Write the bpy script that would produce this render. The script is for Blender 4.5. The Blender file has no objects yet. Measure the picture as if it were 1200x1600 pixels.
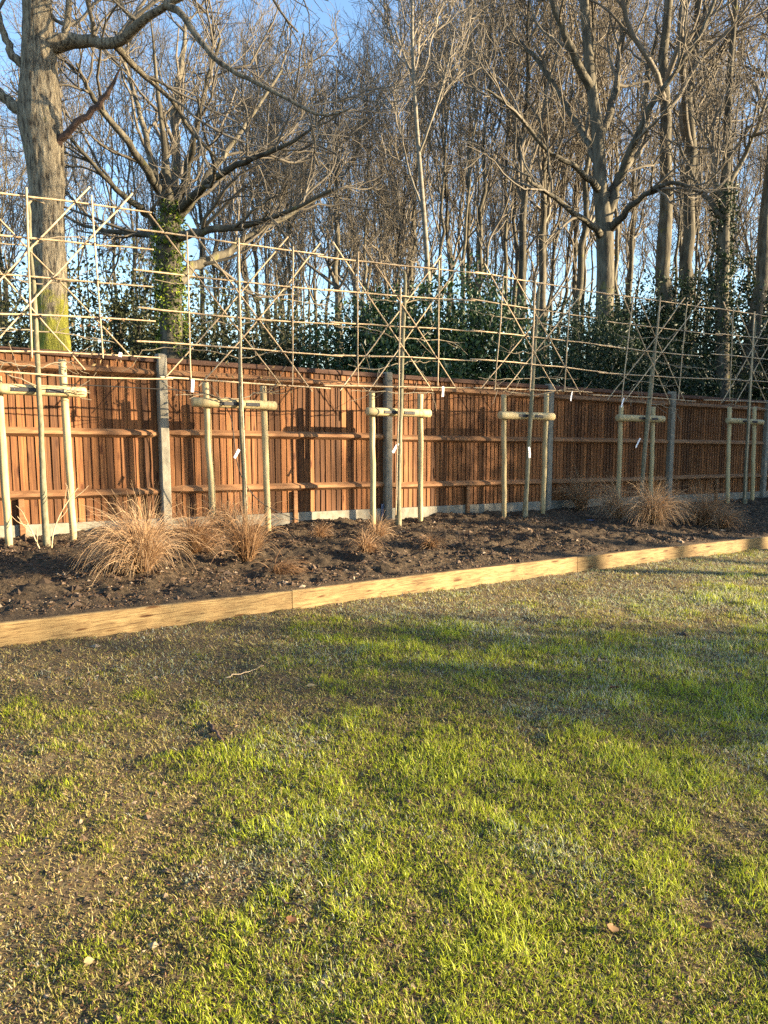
import bpy, math
import numpy as np
from mathutils import Vector

# ------------------------------------------------------------------ camera, sky, sun, exposure
SC = bpy.context.scene
COL = SC.collection
ZC = 1.58                      # camera height
PITCH = math.radians(7.0)      # looking slightly down
FPX = 1202.0                   # focal length in photograph pixels (1200 x 1600)
SUN_EL = math.radians(13.0)
SUN_AZ = math.radians(97.0)   # clockwise from +Y: the sun stands to the right, a little behind the camera

cam_d = bpy.data.cameras.new('camera'); cam = bpy.data.objects.new('camera', cam_d); COL.objects.link(cam)
cam.location = (0, 0, ZC); cam.rotation_euler = (math.pi/2 - PITCH, 0, 0)
cam_d.sensor_fit = 'AUTO'; cam_d.sensor_width = 36.0; cam_d.lens = FPX/1600*36.0
cam_d.clip_start = 0.05; cam_d.clip_end = 2000
SC.camera = cam

world = bpy.data.worlds.new('World'); SC.world = world; world.use_nodes = True
wn = world.node_tree; wn.nodes.clear()
sky = wn.nodes.new('ShaderNodeTexSky'); sky.sky_type = 'NISHITA'; sky.sun_disc = False
sky.sun_elevation = SUN_EL; sky.sun_rotation = SUN_AZ; sky.air_density = 1.0; sky.dust_density = 0.5; sky.ozone_density = 2.6
bg = wn.nodes.new('ShaderNodeBackground'); bg.inputs['Strength'].default_value = 0.088
wo = wn.nodes.new('ShaderNodeOutputWorld')
wn.links.new(sky.outputs[0], bg.inputs[0]); wn.links.new(bg.outputs[0], wo.inputs[0])

sun_d = bpy.data.lights.new('sun', 'SUN'); sun_d.energy = 5.0; sun_d.angle = math.radians(0.55); sun_d.color = (1.0, 0.80, 0.52)
sun = bpy.data.objects.new('sun', sun_d); COL.objects.link(sun)
to_sun = Vector((math.sin(SUN_AZ)*math.cos(SUN_EL), math.cos(SUN_AZ)*math.cos(SUN_EL), math.sin(SUN_EL)))
sun.rotation_euler = to_sun.to_track_quat('Z', 'Y').to_euler(); sun.location = to_sun*60

vs = SC.view_settings
SC.display_settings.display_device = 'sRGB'
vs.view_transform = 'Standard'; vs.look = 'None'; vs.gamma = 1.0; vs.use_curve_mapping = False
vs.exposure = 2.4
SC.render.engine = 'CYCLES'
SC.cycles.use_denoising = False
SC.cycles.max_bounces = 4; SC.cycles.diffuse_bounces = 2; SC.cycles.glossy_bounces = 2; SC.cycles.transmission_bounces = 4

rng = np.random.default_rng(7)

# ------------------------------------------------------------------ measuring: the fence frame
TH = math.radians(56.3); CF = 8.53
DV = np.array([math.sin(TH), math.cos(TH)])            # along the fence, away to the right
NV = np.array([-DV[1], DV[0]])                          # away from the camera, square to the fence
def gz(s): return -0.0275*(np.clip(s, -12, 24) - 6)    # the ground falls gently along the fence
def FW(s, d, z):
    """s along the fence, d in front of it, z above the local lawn level -> world"""
    s = np.asarray(s, float); d = np.asarray(d, float); z = np.asarray(z, float)
    x = s*DV[0] + (CF-d)*NV[0]; y = s*DV[1] + (CF-d)*NV[1]
    return np.stack(np.broadcast_arrays(x, y, z + gz(s)), -1)
def to_sd(x, y): return x*DV[0] + y*DV[1], CF - (x*NV[0] + y*NV[1])
def ray(u, v):
    a = (u-600)/FPX; b = -(v-800)/FPX; c, s = math.cos(PITCH), math.sin(PITCH)
    return np.array([a, c+b*s, -s+b*c])
def at_d(u, v, d):
    """where the line of sight meets the upright plane d in front of the fence -> (s, z local)"""
    r = ray(u, v); t = (CF-d)/(r[:2] @ NV); p = r*t; s = p[:2] @ DV
    return s, p[2] + ZC - gz(s)
def at_z(u, v, zl):
    r = ray(u, v); k = r[:2] @ DV; t = (zl + 0.0275*6 - ZC)/(r[2] + 0.0275*k); p = r*t
    return p[:2] @ DV, CF - p[:2] @ NV
def at_y(u, v, Y):
    r = ray(u, v); p = r*(Y/r[1]); return np.array([p[0], p[1], p[2]+ZC])

# ------------------------------------------------------------------ mesh helpers
def build_mesh(name, verts, quads=None, tris=None, mat=None, smooth=False, attrs=None):
    me = bpy.data.meshes.new(name)
    verts = np.asarray(verts, np.float32).reshape(-1, 3)
    q = np.zeros((0, 4), np.int32) if quads is None else np.asarray(quads, np.int32).reshape(-1, 4)
    t = np.zeros((0, 3), np.int32) if tris is None else np.asarray(tris, np.int32).reshape(-1, 3)
    me.vertices.add(len(verts)); me.vertices.foreach_set('co', verts.ravel())
    loops = np.concatenate([q.ravel(), t.ravel()]).astype(np.int32)
    me.loops.add(len(loops)); me.loops.foreach_set('vertex_index', loops)
    starts = np.concatenate([np.arange(len(q))*4, len(q)*4 + np.arange(len(t))*3]).astype(np.int32)
    me.polygons.add(len(starts)); me.polygons.foreach_set('loop_start', starts)
    me.polygons.foreach_set('use_smooth', np.full(len(starts), bool(smooth)))
    for k, a in (attrs or {}).items():
        at = me.attributes.new(k, 'FLOAT', 'POINT'); at.data.foreach_set('value', np.asarray(a, np.float32))
    me.update(calc_edges=True); me.validate()
    if mat: me.materials.append(mat)
    return me
def link(name, me, parent=None, **props):
    o = bpy.data.objects.new(name, me); COL.objects.link(o)
    if parent is not None: o.parent = parent
    for k, v in props.items(): o[k] = v
    return o
def thing(name, label, cat, loc=(0, 0, 0), group=None):
    o = bpy.data.objects.new(name, None); COL.objects.link(o); o.location = tuple(float(c) for c in loc)
    o.empty_display_size = 0.1; o['label'] = label; o['category'] = cat
    if group: o['group'] = group
    return o
class MB:
    def __init__(self): self.v = []; self.q = []; self.t = []; self.n = 0; self.a = []
    def add(self, v, q=None, t=None, a=None):
        v = np.asarray(v, float).reshape(-1, 3)
        if q is not None and len(q): self.q.append(np.asarray(q).reshape(-1, 4)+self.n)
        if t is not None and len(t): self.t.append(np.asarray(t).reshape(-1, 3)+self.n)
        self.v.append(v); self.n += len(v)
        self.a.append(np.zeros(len(v)) if a is None else np.broadcast_to(a, (len(v),)))
        return self
    def mesh(self, name, mat, smooth=False, off=(0, 0, 0), attr=None):
        v = np.concatenate(self.v) - np.asarray(off)
        return build_mesh(name, v, np.concatenate(self.q) if self.q else None, np.concatenate(self.t) if self.t else None, mat, smooth,
                          {attr: np.concatenate(self.a)} if attr else None)
BOXQ = [(0, 3, 2, 1), (4, 5, 6, 7), (0, 1, 5, 4), (1, 2, 6, 5), (2, 3, 7, 6), (3, 0, 4, 7)]
def hexa(c8): return np.asarray(c8, float), np.array(BOXQ)
def fbox(s0, s1, d0, d1, z0, z1):
    """box in the fence frame"""
    c = [(s0, d1, z0), (s1, d1, z0), (s1, d0, z0), (s0, d0, z0), (s0, d1, z1), (s1, d1, z1), (s1, d0, z1), (s0, d0, z1)]
    c = np.array(c); return FW(c[:, 0], c[:, 1], c[:, 2]), np.array(BOXQ)
def bevel_box(me, w):
    import bmesh
    bm = bmesh.new(); bm.from_mesh(me); bmesh.ops.bevel(bm, geom=bm.edges[:], offset=w, segments=1, affect='EDGES', profile=0.5)
    bm.to_mesh(me); bm.free(); return me
def norm(a): return a/np.maximum(np.linalg.norm(a, axis=-1, keepdims=True), 1e-9)
def tubes(P, R, sides=6, cap=False):
    """P (N,K,3), R (N,K) -> verts, quads, tris"""
    P = np.asarray(P, float); R = np.asarray(R, float)
    if P.ndim == 2: P = P[None]; R = R[None]
    N, K, _ = P.shape
    T = norm(np.gradient(P, axis=1))
    T0 = norm(T.mean(axis=1, keepdims=True))
    ref = np.where(np.abs(T0[..., 2:3]) < 0.8, np.array([0, 0, 1.0]), np.array([1.0, 0, 0]))
    ref = np.broadcast_to(ref, T.shape)
    U = norm(np.cross(T, ref)); V = np.cross(T, U)
    a = np.arange(sides)*2*np.pi/sides
    ring = P[:, :, None, :] + R[:, :, None, None]*(U[:, :, None, :]*np.cos(a)[:, None] + V[:, :, None, :]*np.sin(a)[:, None])
    v = ring.reshape(-1, 3)
    b = (np.arange(N)[:, None, None]*K + np.arange(K-1)[None, :, None])*sides
    j = np.arange(sides)[None, None, :]; j2 = (j+1) % sides
    q = np.stack([b+j, b+sides+j, b+sides+j2, b+j2], -1).reshape(-1, 4)
    t = None
    if cap:
        m = len(v); c0 = P[:, 0]; c1 = P[:, -1]; v = np.concatenate([v, c0, c1]); tt = []
        for n in range(N):
            o0 = n*K*sides; o1 = o0+(K-1)*sides
            for i in range(sides):
                k = (i+1) % sides
                tt += [(m+n, o0+i, o0+k), (m+N+n, o1+k, o1+i)]
        t = np.array(tt)
    return v, q, t
def spline(pts, n):
    """Catmull-Rom through pts (M,c) sampled n times"""
    p = np.asarray(pts, float); p = np.concatenate([[2*p[0]-p[1]], p, [2*p[-1]-p[-2]]])
    M = len(p)-3; x = np.linspace(0, M-1e-6, n); i = x.astype(int); f = (x-i)[:, None]
    a, b, c, d = p[i], p[i+1], p[i+2], p[i+3]
    return 0.5*(2*b + (c-a)*f + (2*a-5*b+4*c-d)*f*f + (3*b-a-3*c+d)*f**3)
def vnoise(x, y, seed=0):
    x = np.asarray(x, float); y = np.asarray(y, float)
    xi = np.floor(x).astype(np.int64); yi = np.floor(y).astype(np.int64); fx = x-xi; fy = y-yi
    fx = fx*fx*(3-2*fx); fy = fy*fy*(3-2*fy)
    def h(a, b):
        n = (a*374761393 + b*668265263 + seed*1442695041) & 0xffffffff
        n = ((n ^ (n >> 13))*1274126177) & 0xffffffff
        return ((n ^ (n >> 16)) & 0xffff)/65535.0
    return (h(xi, yi)*(1-fx)+h(xi+1, yi)*fx)*(1-fy) + (h(xi, yi+1)*(1-fx)+h(xi+1, yi+1)*fx)*fy
def fbm(x, y, f, o=4, seed=0):
    r = 0; a = 0.5; n = 0
    for i in range(o): r = r + a*vnoise(x*f, y*f, seed+i*17); n += a; a *= 0.5; f *= 2.03
    return r/n

# ------------------------------------------------------------------ materials
def ramp(nt, fac, stops):
    r = nt.nodes.new('ShaderNodeValToRGB'); e = r.color_ramp.elements
    while len(e) < len(stops): e.new(0.5)
    for i, (p, c) in enumerate(stops): e[i].position = p; e[i].color = (*c, 1)
    nt.links.new(fac, r.inputs[0]); return r.outputs[0]
def noise(nt, vec, scale, detail=5, rough=0.6, dist=0.0):
    n = nt.nodes.new('ShaderNodeTexNoise'); n.inputs['Scale'].default_value = scale; n.inputs['Detail'].default_value = detail
    n.inputs['Roughness'].default_value = rough; n.inputs['Distortion'].default_value = dist
    nt.links.new(vec, n.inputs['Vector']); return n.outputs[0]
def mapping(nt, scale, coord='Object', rnd=True):
    tc = nt.nodes.new('ShaderNodeTexCoord'); m = nt.nodes.new('ShaderNodeMapping'); m.inputs['Scale'].default_value = scale
    nt.links.new(tc.outputs[coord], m.inputs[0])
    if rnd:
        oi = nt.nodes.new('ShaderNodeObjectInfo'); mul = nt.nodes.new('ShaderNodeMath'); mul.operation = 'MULTIPLY'; mul.inputs[1].default_value = 37.0
        nt.links.new(oi.outputs['Random'], mul.inputs[0]); nt.links.new(mul.outputs[0], m.inputs['Location'])
    return m.outputs[0]
def mixc(nt, a, b, fac, mode='MIX'):
    m = nt.nodes.new('ShaderNodeMix'); m.data_type = 'RGBA'; m.blend_type = mode
    for s, v in ((m.inputs[0], fac), (m.inputs[6], a), (m.inputs[7], b)):
        if hasattr(v, 'is_linked') or hasattr(v, 'links'): nt.links.new(v, s)
        elif isinstance(v, tuple): s.default_value = (*v, 1)
        else: s.default_value = v
    return m.outputs[2]
def objrand(nt, lo, hi):
    oi = nt.nodes.new('ShaderNodeObjectInfo'); r = nt.nodes.new('ShaderNodeMapRange'); r.inputs[3].default_value = lo; r.inputs[4].default_value = hi
    nt.links.new(oi.outputs['Random'], r.inputs[0])
    c = nt.nodes.new('ShaderNodeCombineColor')
    for i in range(3): nt.links.new(r.outputs[0], c.inputs[i])
    return c.outputs[0]
def new_mat(name):
    m = bpy.data.materials.new(name); m.use_nodes = True; nt = m.node_tree; p = nt.nodes['Principled BSDF']
    p.inputs['Specular IOR Level'].default_value = 0.25
    return m, nt, p
def bump(nt, p, h, strength, dist):
    b = nt.nodes.new('ShaderNodeBump'); b.inputs['Strength'].default_value = strength; b.inputs['Distance'].default_value = dist
    nt.links.new(h, b.inputs['Height']); nt.links.new(b.outputs[0], p.inputs['Normal'])
def grain(name, stops, scale=(1, 1, 1), ns=8, rough=0.8, bmp=(0.4, 0.004), rand=(0.8, 1.15), detail=6, extra=None, dist=0.3):
    m, nt, p = new_mat(name); vec = mapping(nt, scale)
    n = noise(nt, vec, ns, detail, 0.62, dist); c = ramp(nt, n, stops)
    if rand: c = mixc(nt, c, objrand(nt, *rand), 1.0, 'MULTIPLY')
    if extra: c = extra(nt, c, n)
    nt.links.new(c, p.inputs['Base Color']); p.inputs['Roughness'].default_value = rough
    if bmp: bump(nt, p, n, *bmp)
    return m
def leafy(name, stops, attr='tint', rough=0.55, trans=0.35, spec=0.3):
    m, nt, p = new_mat(name); a = nt.nodes.new('ShaderNodeAttribute'); a.attribute_name = attr
    c = ramp(nt, a.outputs['Fac'], stops); nt.links.new(c, p.inputs['Base Color']); p.inputs['Roughness'].default_value = rough
    p.inputs['Specular IOR Level'].default_value = spec
    if trans:
        t = nt.nodes.new('ShaderNodeBsdfTranslucent'); nt.links.new(c, t.inputs[0]); mx = nt.nodes.new('ShaderNodeMixShader'); mx.inputs[0].default_value = trans
        out = nt.nodes['Material Output']; nt.links.new(p.outputs[0], mx.inputs[1]); nt.links.new(t.outputs[0], mx.inputs[2]); nt.links.new(mx.outputs[0], out.inputs[0])
    return m
def knots(nt, c, n):
    tc = nt.nodes.new('ShaderNodeTexCoord'); mp = nt.nodes.new('ShaderNodeMapping'); mp.inputs['Scale'].default_value = (9, 9, 2.6)
    oi = nt.nodes.new('ShaderNodeObjectInfo'); ml = nt.nodes.new('ShaderNodeMath'); ml.operation = 'MULTIPLY'; ml.inputs[1].default_value = 91
    nt.links.new(oi.outputs['Random'], ml.inputs[0]); nt.links.new(ml.outputs[0], mp.inputs['Location']); nt.links.new(tc.outputs['Object'], mp.inputs[0])
    v = nt.nodes.new('ShaderNodeTexVoronoi'); v.inputs['Scale'].default_value = 1.0; nt.links.new(mp.outputs[0], v.inputs['Vector'])
    k = ramp(nt, v.outputs['Distance'], [(0.0, (0.30, 0.22, 0.18)), (0.10, (0.42, 0.32, 0.26)), (0.2, (1, 1, 1)), (1, (1, 1, 1))])
    return mixc(nt, c, k, 1.0, 'MULTIPLY')
def knots_h(nt, c, n):
    tc = nt.nodes.new('ShaderNodeTexCoord'); mp = nt.nodes.new('ShaderNodeMapping'); mp.inputs['Scale'].default_value = (1.7, 1.7, 9); nt.links.new(tc.outputs['Object'], mp.inputs[0])
    v = nt.nodes.new('ShaderNodeTexVoronoi'); v.inputs['Scale'].default_value = 1.6; nt.links.new(mp.outputs[0], v.inputs['Vector'])
    k = ramp(nt, v.outputs['Distance'], [(0.0, (0.28, 0.18, 0.12)), (0.11, (0.40, 0.28, 0.20)), (0.18, (1, 1, 1)), (1, (1, 1, 1))]); c = mixc(nt, c, k, 1.0, 'MULTIPLY')
    d = noise(nt, tc.outputs['Object'], 2.2, 6, 0.65); f = ramp(nt, d, [(0.42, (1, 1, 1)), (0.66, (0.62, 0.60, 0.58))]); return mixc(nt, c, f, 1.0, 'MULTIPLY')
M = {}
M['board'] = grain('fence_board_wood', [(0.25, (0.048, 0.018, 0.007)), (0.45, (0.125, 0.049, 0.017)), (0.60, (0.215, 0.090, 0.030)), (0.8, (0.33, 0.165, 0.062))], (45, 45, 1.1), 1.6, 0.75, (0.5, 0.003), (0.45, 1.35), extra=knots, dist=0.8)
M['rail'] = grain('fence_rail_wood', [(0.3, (0.12, 0.055, 0.024)), (0.5, (0.20, 0.10, 0.045)), (0.75, (0.29, 0.165, 0.080))], (1.6, 1.6, 9), 3.0, 0.8, (0.3, 0.003), (0.85, 1.15))
M['cap'] = grain('fence_cap_wood', [(0.3, (0.045, 0.024, 0.016)), (0.5, (0.08, 0.042, 0.028)), (0.75, (0.13, 0.072, 0.048))], (2, 2, 12), 3.0, 0.85, (0.3, 0.003), (0.9, 1.1))
M['concrete'] = grain('weathered_concrete', [(0.25, (0.12, 0.11, 0.082)), (0.5, (0.21, 0.19, 0.147)), (0.8, (0.31, 0.285, 0.225))], (1, 1, 0.6), 14, 0.9, (0.5, 0.003), (0.9, 1.08))
M['stake'] = grain('pale_treated_pine', [(0.25, (0.24, 0.175, 0.085)), (0.5, (0.42, 0.33, 0.17)), (0.8, (0.54, 0.45, 0.26))], (6, 6, 0.8), 5, 0.7, (0.25, 0.003), (0.85, 1.1), extra=None)
M['edging'] = grain('edging_board_pine', [(0.36, (0.10, 0.060, 0.026)), (0.44, (0.205, 0.13, 0.055)), (0.56, (0.285, 0.195, 0.085)), (0.75, (0.36, 0.26, 0.125))], (1.0, 1.0, 16), 4.5, 0.8, (0.4, 0.003), (0.9, 1.02), dist=1.6, extra=knots_h)
M['bamboo'] = grain('dry_bamboo', [(0.3, (0.28, 0.19, 0.105)), (0.5, (0.44, 0.32, 0.19)), (0.75, (0.54, 0.43, 0.28))], (8, 8, 8), 3, 0.55, (0.2, 0.002), (0.72, 1.15))
M['tie'] = grain('black_tie', [(0.3, (0.02, 0.02, 0.022)), (0.7, (0.035, 0.035, 0.04))], (1, 1, 1), 30, 0.5, None, None)
M['metal'] = grain('grey_screw', [(0.3, (0.16, 0.16, 0.165)), (0.7, (0.24, 0.24, 0.24))], (1, 1, 1), 30, 0.4, None, None)
M['youngbark'] = grain('young_tree_bark', [(0.25, (0.085, 0.075, 0.045)), (0.5, (0.17, 0.155, 0.095)), (0.8, (0.29, 0.27, 0.19))], (5, 5, 2), 7, 0.8, (0.4, 0.004), (0.9, 1.1))
M['twig'] = grain('young_twig_bark', [(0.3, (0.16, 0.125, 0.08)), (0.7, (0.30, 0.25, 0.17))], (5, 5, 5), 7, 0.7, None, (0.9, 1.1))
M['tag'] = grain('white_paper', [(0.3, (0.74, 0.75, 0.78)), (0.7, (0.82, 0.82, 0.82))], (1, 1, 1), 20, 0.5, None, None)
M['hose'] = grain('black_plastic_hose', [(0.3, (0.015, 0.014, 0.013)), (0.7, (0.03, 0.028, 0.026))], (1, 1, 1), 20, 0.45, None, None)
M['blueplate'] = grain('dull_blue_plastic', [(0.3, (0.05, 0.07, 0.12)), (0.7, (0.09, 0.12, 0.19))], (1, 1, 1), 40, 0.45, None, None)
def mossmix(z0, z1, amount, col=(0.22, 0.20, 0.025)):
    def f(nt, c, n):
        tc = nt.nodes.new('ShaderNodeTexCoord'); sx = nt.nodes.new('ShaderNodeSeparateXYZ'); nt.links.new(tc.outputs['Object'], sx.inputs[0])
        mr = nt.nodes.new('ShaderNodeMapRange'); mr.inputs[1].default_value = z0; mr.inputs[2].default_value = z1; mr.inputs[3].default_value = amount; mr.inputs[4].default_value = -0.08
        nt.links.new(sx.outputs[2], mr.inputs[0])
        n2 = noise(nt, tc.outputs['Object'], 3.0, 6, 0.7); ad = nt.nodes.new('ShaderNodeMath'); ad.operation = 'ADD'; nt.links.new(mr.outputs[0], ad.inputs[0]); nt.links.new(n2, ad.inputs[1])
        f_ = ramp(nt, ad.outputs[0], [(0.56, (0, 0, 0)), (0.68, (1, 1, 1))])
        mc = ramp(nt, n, [(0.3, tuple(x*0.6 for x in col)), (0.7, tuple(x*1.5 for x in col))])
        return mixc(nt, c, mc, f_)
    return f
M['oakbark'] = grain('oak_bark', [(0.36, (0.045, 0.036, 0.025)), (0.47, (0.17, 0.14, 0.095)), (0.68, (0.33, 0.28, 0.19))], (9, 9, 2.2), 2.6, 0.9, (1.0, 0.06), None, 8, mossmix(2.3, 4.0, 0.31, (0.21, 0.20, 0.03)))
M['woodbark'] = grain('woodland_bark', [(0.3, (0.034, 0.029, 0.021)), (0.5, (0.092, 0.080, 0.056)), (0.75, (0.185, 0.165, 0.118))], (4, 4, 0.9), 2.6, 0.9, (0.8, 0.03), (0.75, 1.2), 6, mossmix(-5, 9, 0.14, (0.13, 0.125, 0.03)))
M['twigs'] = grain('bare_twigs', [(0.3, (0.095, 0.080, 0.060)), (0.7, (0.215, 0.185, 0.140))], (1, 1, 1), 1.5, 0.85, None, (0.8, 1.25))
M['birch'] = grain('birch_bark', [(0.3, (0.06, 0.053, 0.04)), (0.45, (0.16, 0.142, 0.107)), (0.8, (0.27, 0.245, 0.19))], (2, 2, 7), 2.0, 0.8, (0.3, 0.01), None)
M['deadwood'] = grain('dead_wood', [(0.3, (0.045, 0.03, 0.024)), (0.55, (0.10, 0.065, 0.05)), (0.8, (0.22, 0.12, 0.075))], (3, 3, 3), 3, 0.9, (0.8, 0.03), None)
M['laurel'] = leafy('laurel_leaf', [(0.0, (0.010, 0.026, 0.009)), (0.5, (0.025, 0.056, 0.015)), (1.0, (0.065, 0.105, 0.028))], rough=0.42, trans=0.15, spec=0.4)
M['dark_ever'] = leafy('dark_evergreen_leaf', [(0.0, (0.008, 0.018, 0.008)), (0.5, (0.017, 0.034, 0.012)), (1.0, (0.042, 0.064, 0.022))], rough=0.5, trans=0.12)
M['thicket'] = leafy('thicket_leaf', [(0.0, (0.022, 0.03, 0.010)), (0.5, (0.05, 0.058, 0.022)), (1.0, (0.11, 0.105, 0.045))], rough=0.6, trans=0.2)
M['ivy'] = leafy('ivy_leaf', [(0.0, (0.022, 0.05, 0.010)), (0.5, (0.095, 0.145, 0.016)), (1.0, (0.27, 0.32, 0.03))], rough=0.4, trans=0.2)
M['sedge'] = leafy('bronze_sedge', [(0.0, (0.10, 0.048, 0.020)), (0.35, (0.22, 0.118, 0.053)), (0.7, (0.36, 0.225, 0.12)), (1.0, (0.50, 0.36, 0.215))], rough=0.6, trans=0.3)
M['blade'] = leafy('lawn_blade', [(0.0, (0.055, 0.033, 0.017)), (0.13, (0.28, 0.20, 0.085)), (0.3, (0.47, 0.40, 0.15)), (0.42, (0.24, 0.225, 0.035)), (0.6, (0.25, 0.29, 0.020)), (0.8, (0.46, 0.51, 0.028)), (0.9, (0.27, 0.32, 0.10)), (1.0, (0.44, 0.44, 0.36))], rough=0.5, trans=0.4)
M['deadleaf'] = leafy('fallen_leaf', [(0.0, (0.06, 0.03, 0.015)), (0.5, (0.20, 0.10, 0.045)), (1.0, (0.42, 0.34, 0.16))], rough=0.7, trans=0.2)
M['soilbit'] = leafy('soil_crumb', [(0.0, (0.026, 0.017, 0.011)), (0.6, (0.085, 0.056, 0.036)), (0.85, (0.16, 0.108, 0.068)), (1.0, (0.28, 0.21, 0.14))], rough=0.95, trans=0)
def soil_mat(name, stops, straw, sc=9):
    m, nt, p = new_mat(name); tc = nt.nodes.new('ShaderNodeTexCoord'); v = tc.outputs['Object']
    n1 = noise(nt, v, 1.1, 6, 0.65); n2 = noise(nt, v, sc*4, 8, 0.7); c = ramp(nt, n2, stops)
    big = ramp(nt, n1, [(0.3, (0.62, 0.60, 0.58)), (0.7, (1.25, 1.2, 1.12))]); c = mixc(nt, c, big, 1.0, 'MULTIPLY')
    f = noise(nt, v, 190, 3, 0.7); fm = ramp(nt, f, [(0.60, (0, 0, 0)), (0.72, (0.8, 0.8, 0.8))]); c = mixc(nt, c, straw, fm)
    nt.links.new(c, p.inputs['Base Color']); p.inputs['Roughness'].default_value = 0.95
    n3 = noise(nt, v, sc*7, 8, 0.75); bump(nt, p, n3, 0.9, 0.02)
    return m
M['bedsoil'] = soil_mat('dark_bed_soil', [(0.3, (0.021, 0.015, 0.009)), (0.5, (0.060, 0.043, 0.026)), (0.72, (0.13, 0.096, 0.060))], (0.22, 0.16, 0.105))
M['lawnsoil'] = soil_mat('lawn_soil', [(0.3, (0.055, 0.038, 0.021)), (0.5, (0.12, 0.088, 0.048)), (0.72, (0.20, 0.155, 0.085))], (0.30, 0.245, 0.13))
M['woodfloor'] = soil_mat('woodland_floor', [(0.3, (0.03, 0.02, 0.012)), (0.5, (0.06, 0.042, 0.025)), (0.72, (0.10, 0.07, 0.04))], (0.15, 0.10, 0.06), 2)

# ------------------------------------------------------------------ the ground, the lawn, the planting bed
def grid(s, d, zf):
    S, Dd = np.meshgrid(s, d, indexing='ij'); Z = zf(S, Dd); v = FW(S, Dd, Z).reshape(-1, 3)
    n, m = S.shape; i = (np.arange(n-1)[:, None]*m + np.arange(m-1)[None]).ravel()
    return v, np.stack([i, i+1, i+m+1, i+m], -1)
def widen(lo, a, b, hi, inner, k):
    g = np.geomspace(1, abs(lo-a)+1, k)[1:]-1; h = np.geomspace(1, abs(hi-b)+1, k)[1:]-1
    return np.concatenate([(a-g)[::-1], np.arange(a, b, inner), b+h])
EDGE = [(-6.5, 3.36), (0.59, 3.30), (2.65, 3.28), (6.0, 3.15), (9.5, 3.13), (20, 3.12)]      # line of the edging boards
def edge_d(s): return np.interp(s, [e[0] for e in EDGE], [e[1] for e in EDGE])
v, q = grid(widen(-320, -10, 22, 320, 4.0, 8), widen(-330, -12, 14, 330, 4.0, 8), lambda S, Dd: -0.10 + 0.30*(Dd < -0.5))
link('ground', build_mesh('ground', v, q, None, M['woodfloor'], True), kind='structure')
def lawn_z(S, Dd):
    n = fbm(S, Dd, 1.3, 3, 3); f = fbm(S, Dd, 9, 3, 9)
    return 0.05*(n-0.5) + 0.028*(f-0.5) + 0.02*np.clip(fbm(S, Dd, 24, 2, 5)-0.55, 0, 1)
# the lawn runs from under the edging to well behind the camera
def lawn_map(S, T): return edge_d(S)-0.03 + T
s_ = np.concatenate([np.linspace(-14, -3.2, 40), np.arange(-3, 12, 0.04), np.linspace(12.1, 24, 40)])
t_ = np.concatenate([np.arange(0, 4.8, 0.04), np.linspace(4.85, 16, 40)])
S, T = np.meshgrid(s_, t_, indexing='ij'); Dd = lawn_map(S, T); v = FW(S, Dd, lawn_z(S, Dd)).reshape(-1, 3)
n_, m_ = S.shape; i_ = (np.arange(n_-1)[:, None]*m_ + np.arange(m_-1)[None]).ravel()
link('lawn', build_mesh('lawn', v, np.stack([i_, i_+m_, i_+m_+1, i_+1], -1), None, M['lawnsoil'], True), kind='structure')
def bed_base(S, Dd):
    f = np.clip(Dd/3.2, 0, 1); return 0.225 - 0.095*np.clip((f-0.25)/0.75, 0, 1)**1.2
def bed_z(S, Dd):
    c = fbm(S, Dd, 2.0, 3, 21); f = fbm(S, Dd, 8, 3, 31); g = np.abs(fbm(S, Dd, 19, 3, 41)-0.5)
    edge = np.clip((edge_d(S)-Dd)/0.5, 0.1, 1)
    return bed_base(S, Dd) + (0.11*(c-0.5) + 0.09*(f-0.5) + 0.16*(0.12-g)*f + 0.035*(fbm(S, Dd, 32, 2, 51)-0.5))*edge
s_ = np.concatenate([np.linspace(-9, -1.6, 50), np.arange(-1.5, 16, 0.03), np.linspace(16.1, 20, 30)])
t_ = np.linspace(0, 1, 105)
S, T = np.meshgrid(s_, t_, indexing='ij'); Dd = 0.0 + T*(edge_d(S)-0.005); v = FW(S, Dd, bed_z(S, Dd)).reshape(-1, 3)
n_, m_ = S.shape; i_ = (np.arange(n_-1)[:, None]*m_ + np.arange(m_-1)[None]).ravel()
link('planting_bed', build_mesh('planting_bed', v, np.stack([i_, i_+m_, i_+m_+1, i_+1], -1), None, M['bedsoil'], True), kind='structure')

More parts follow.
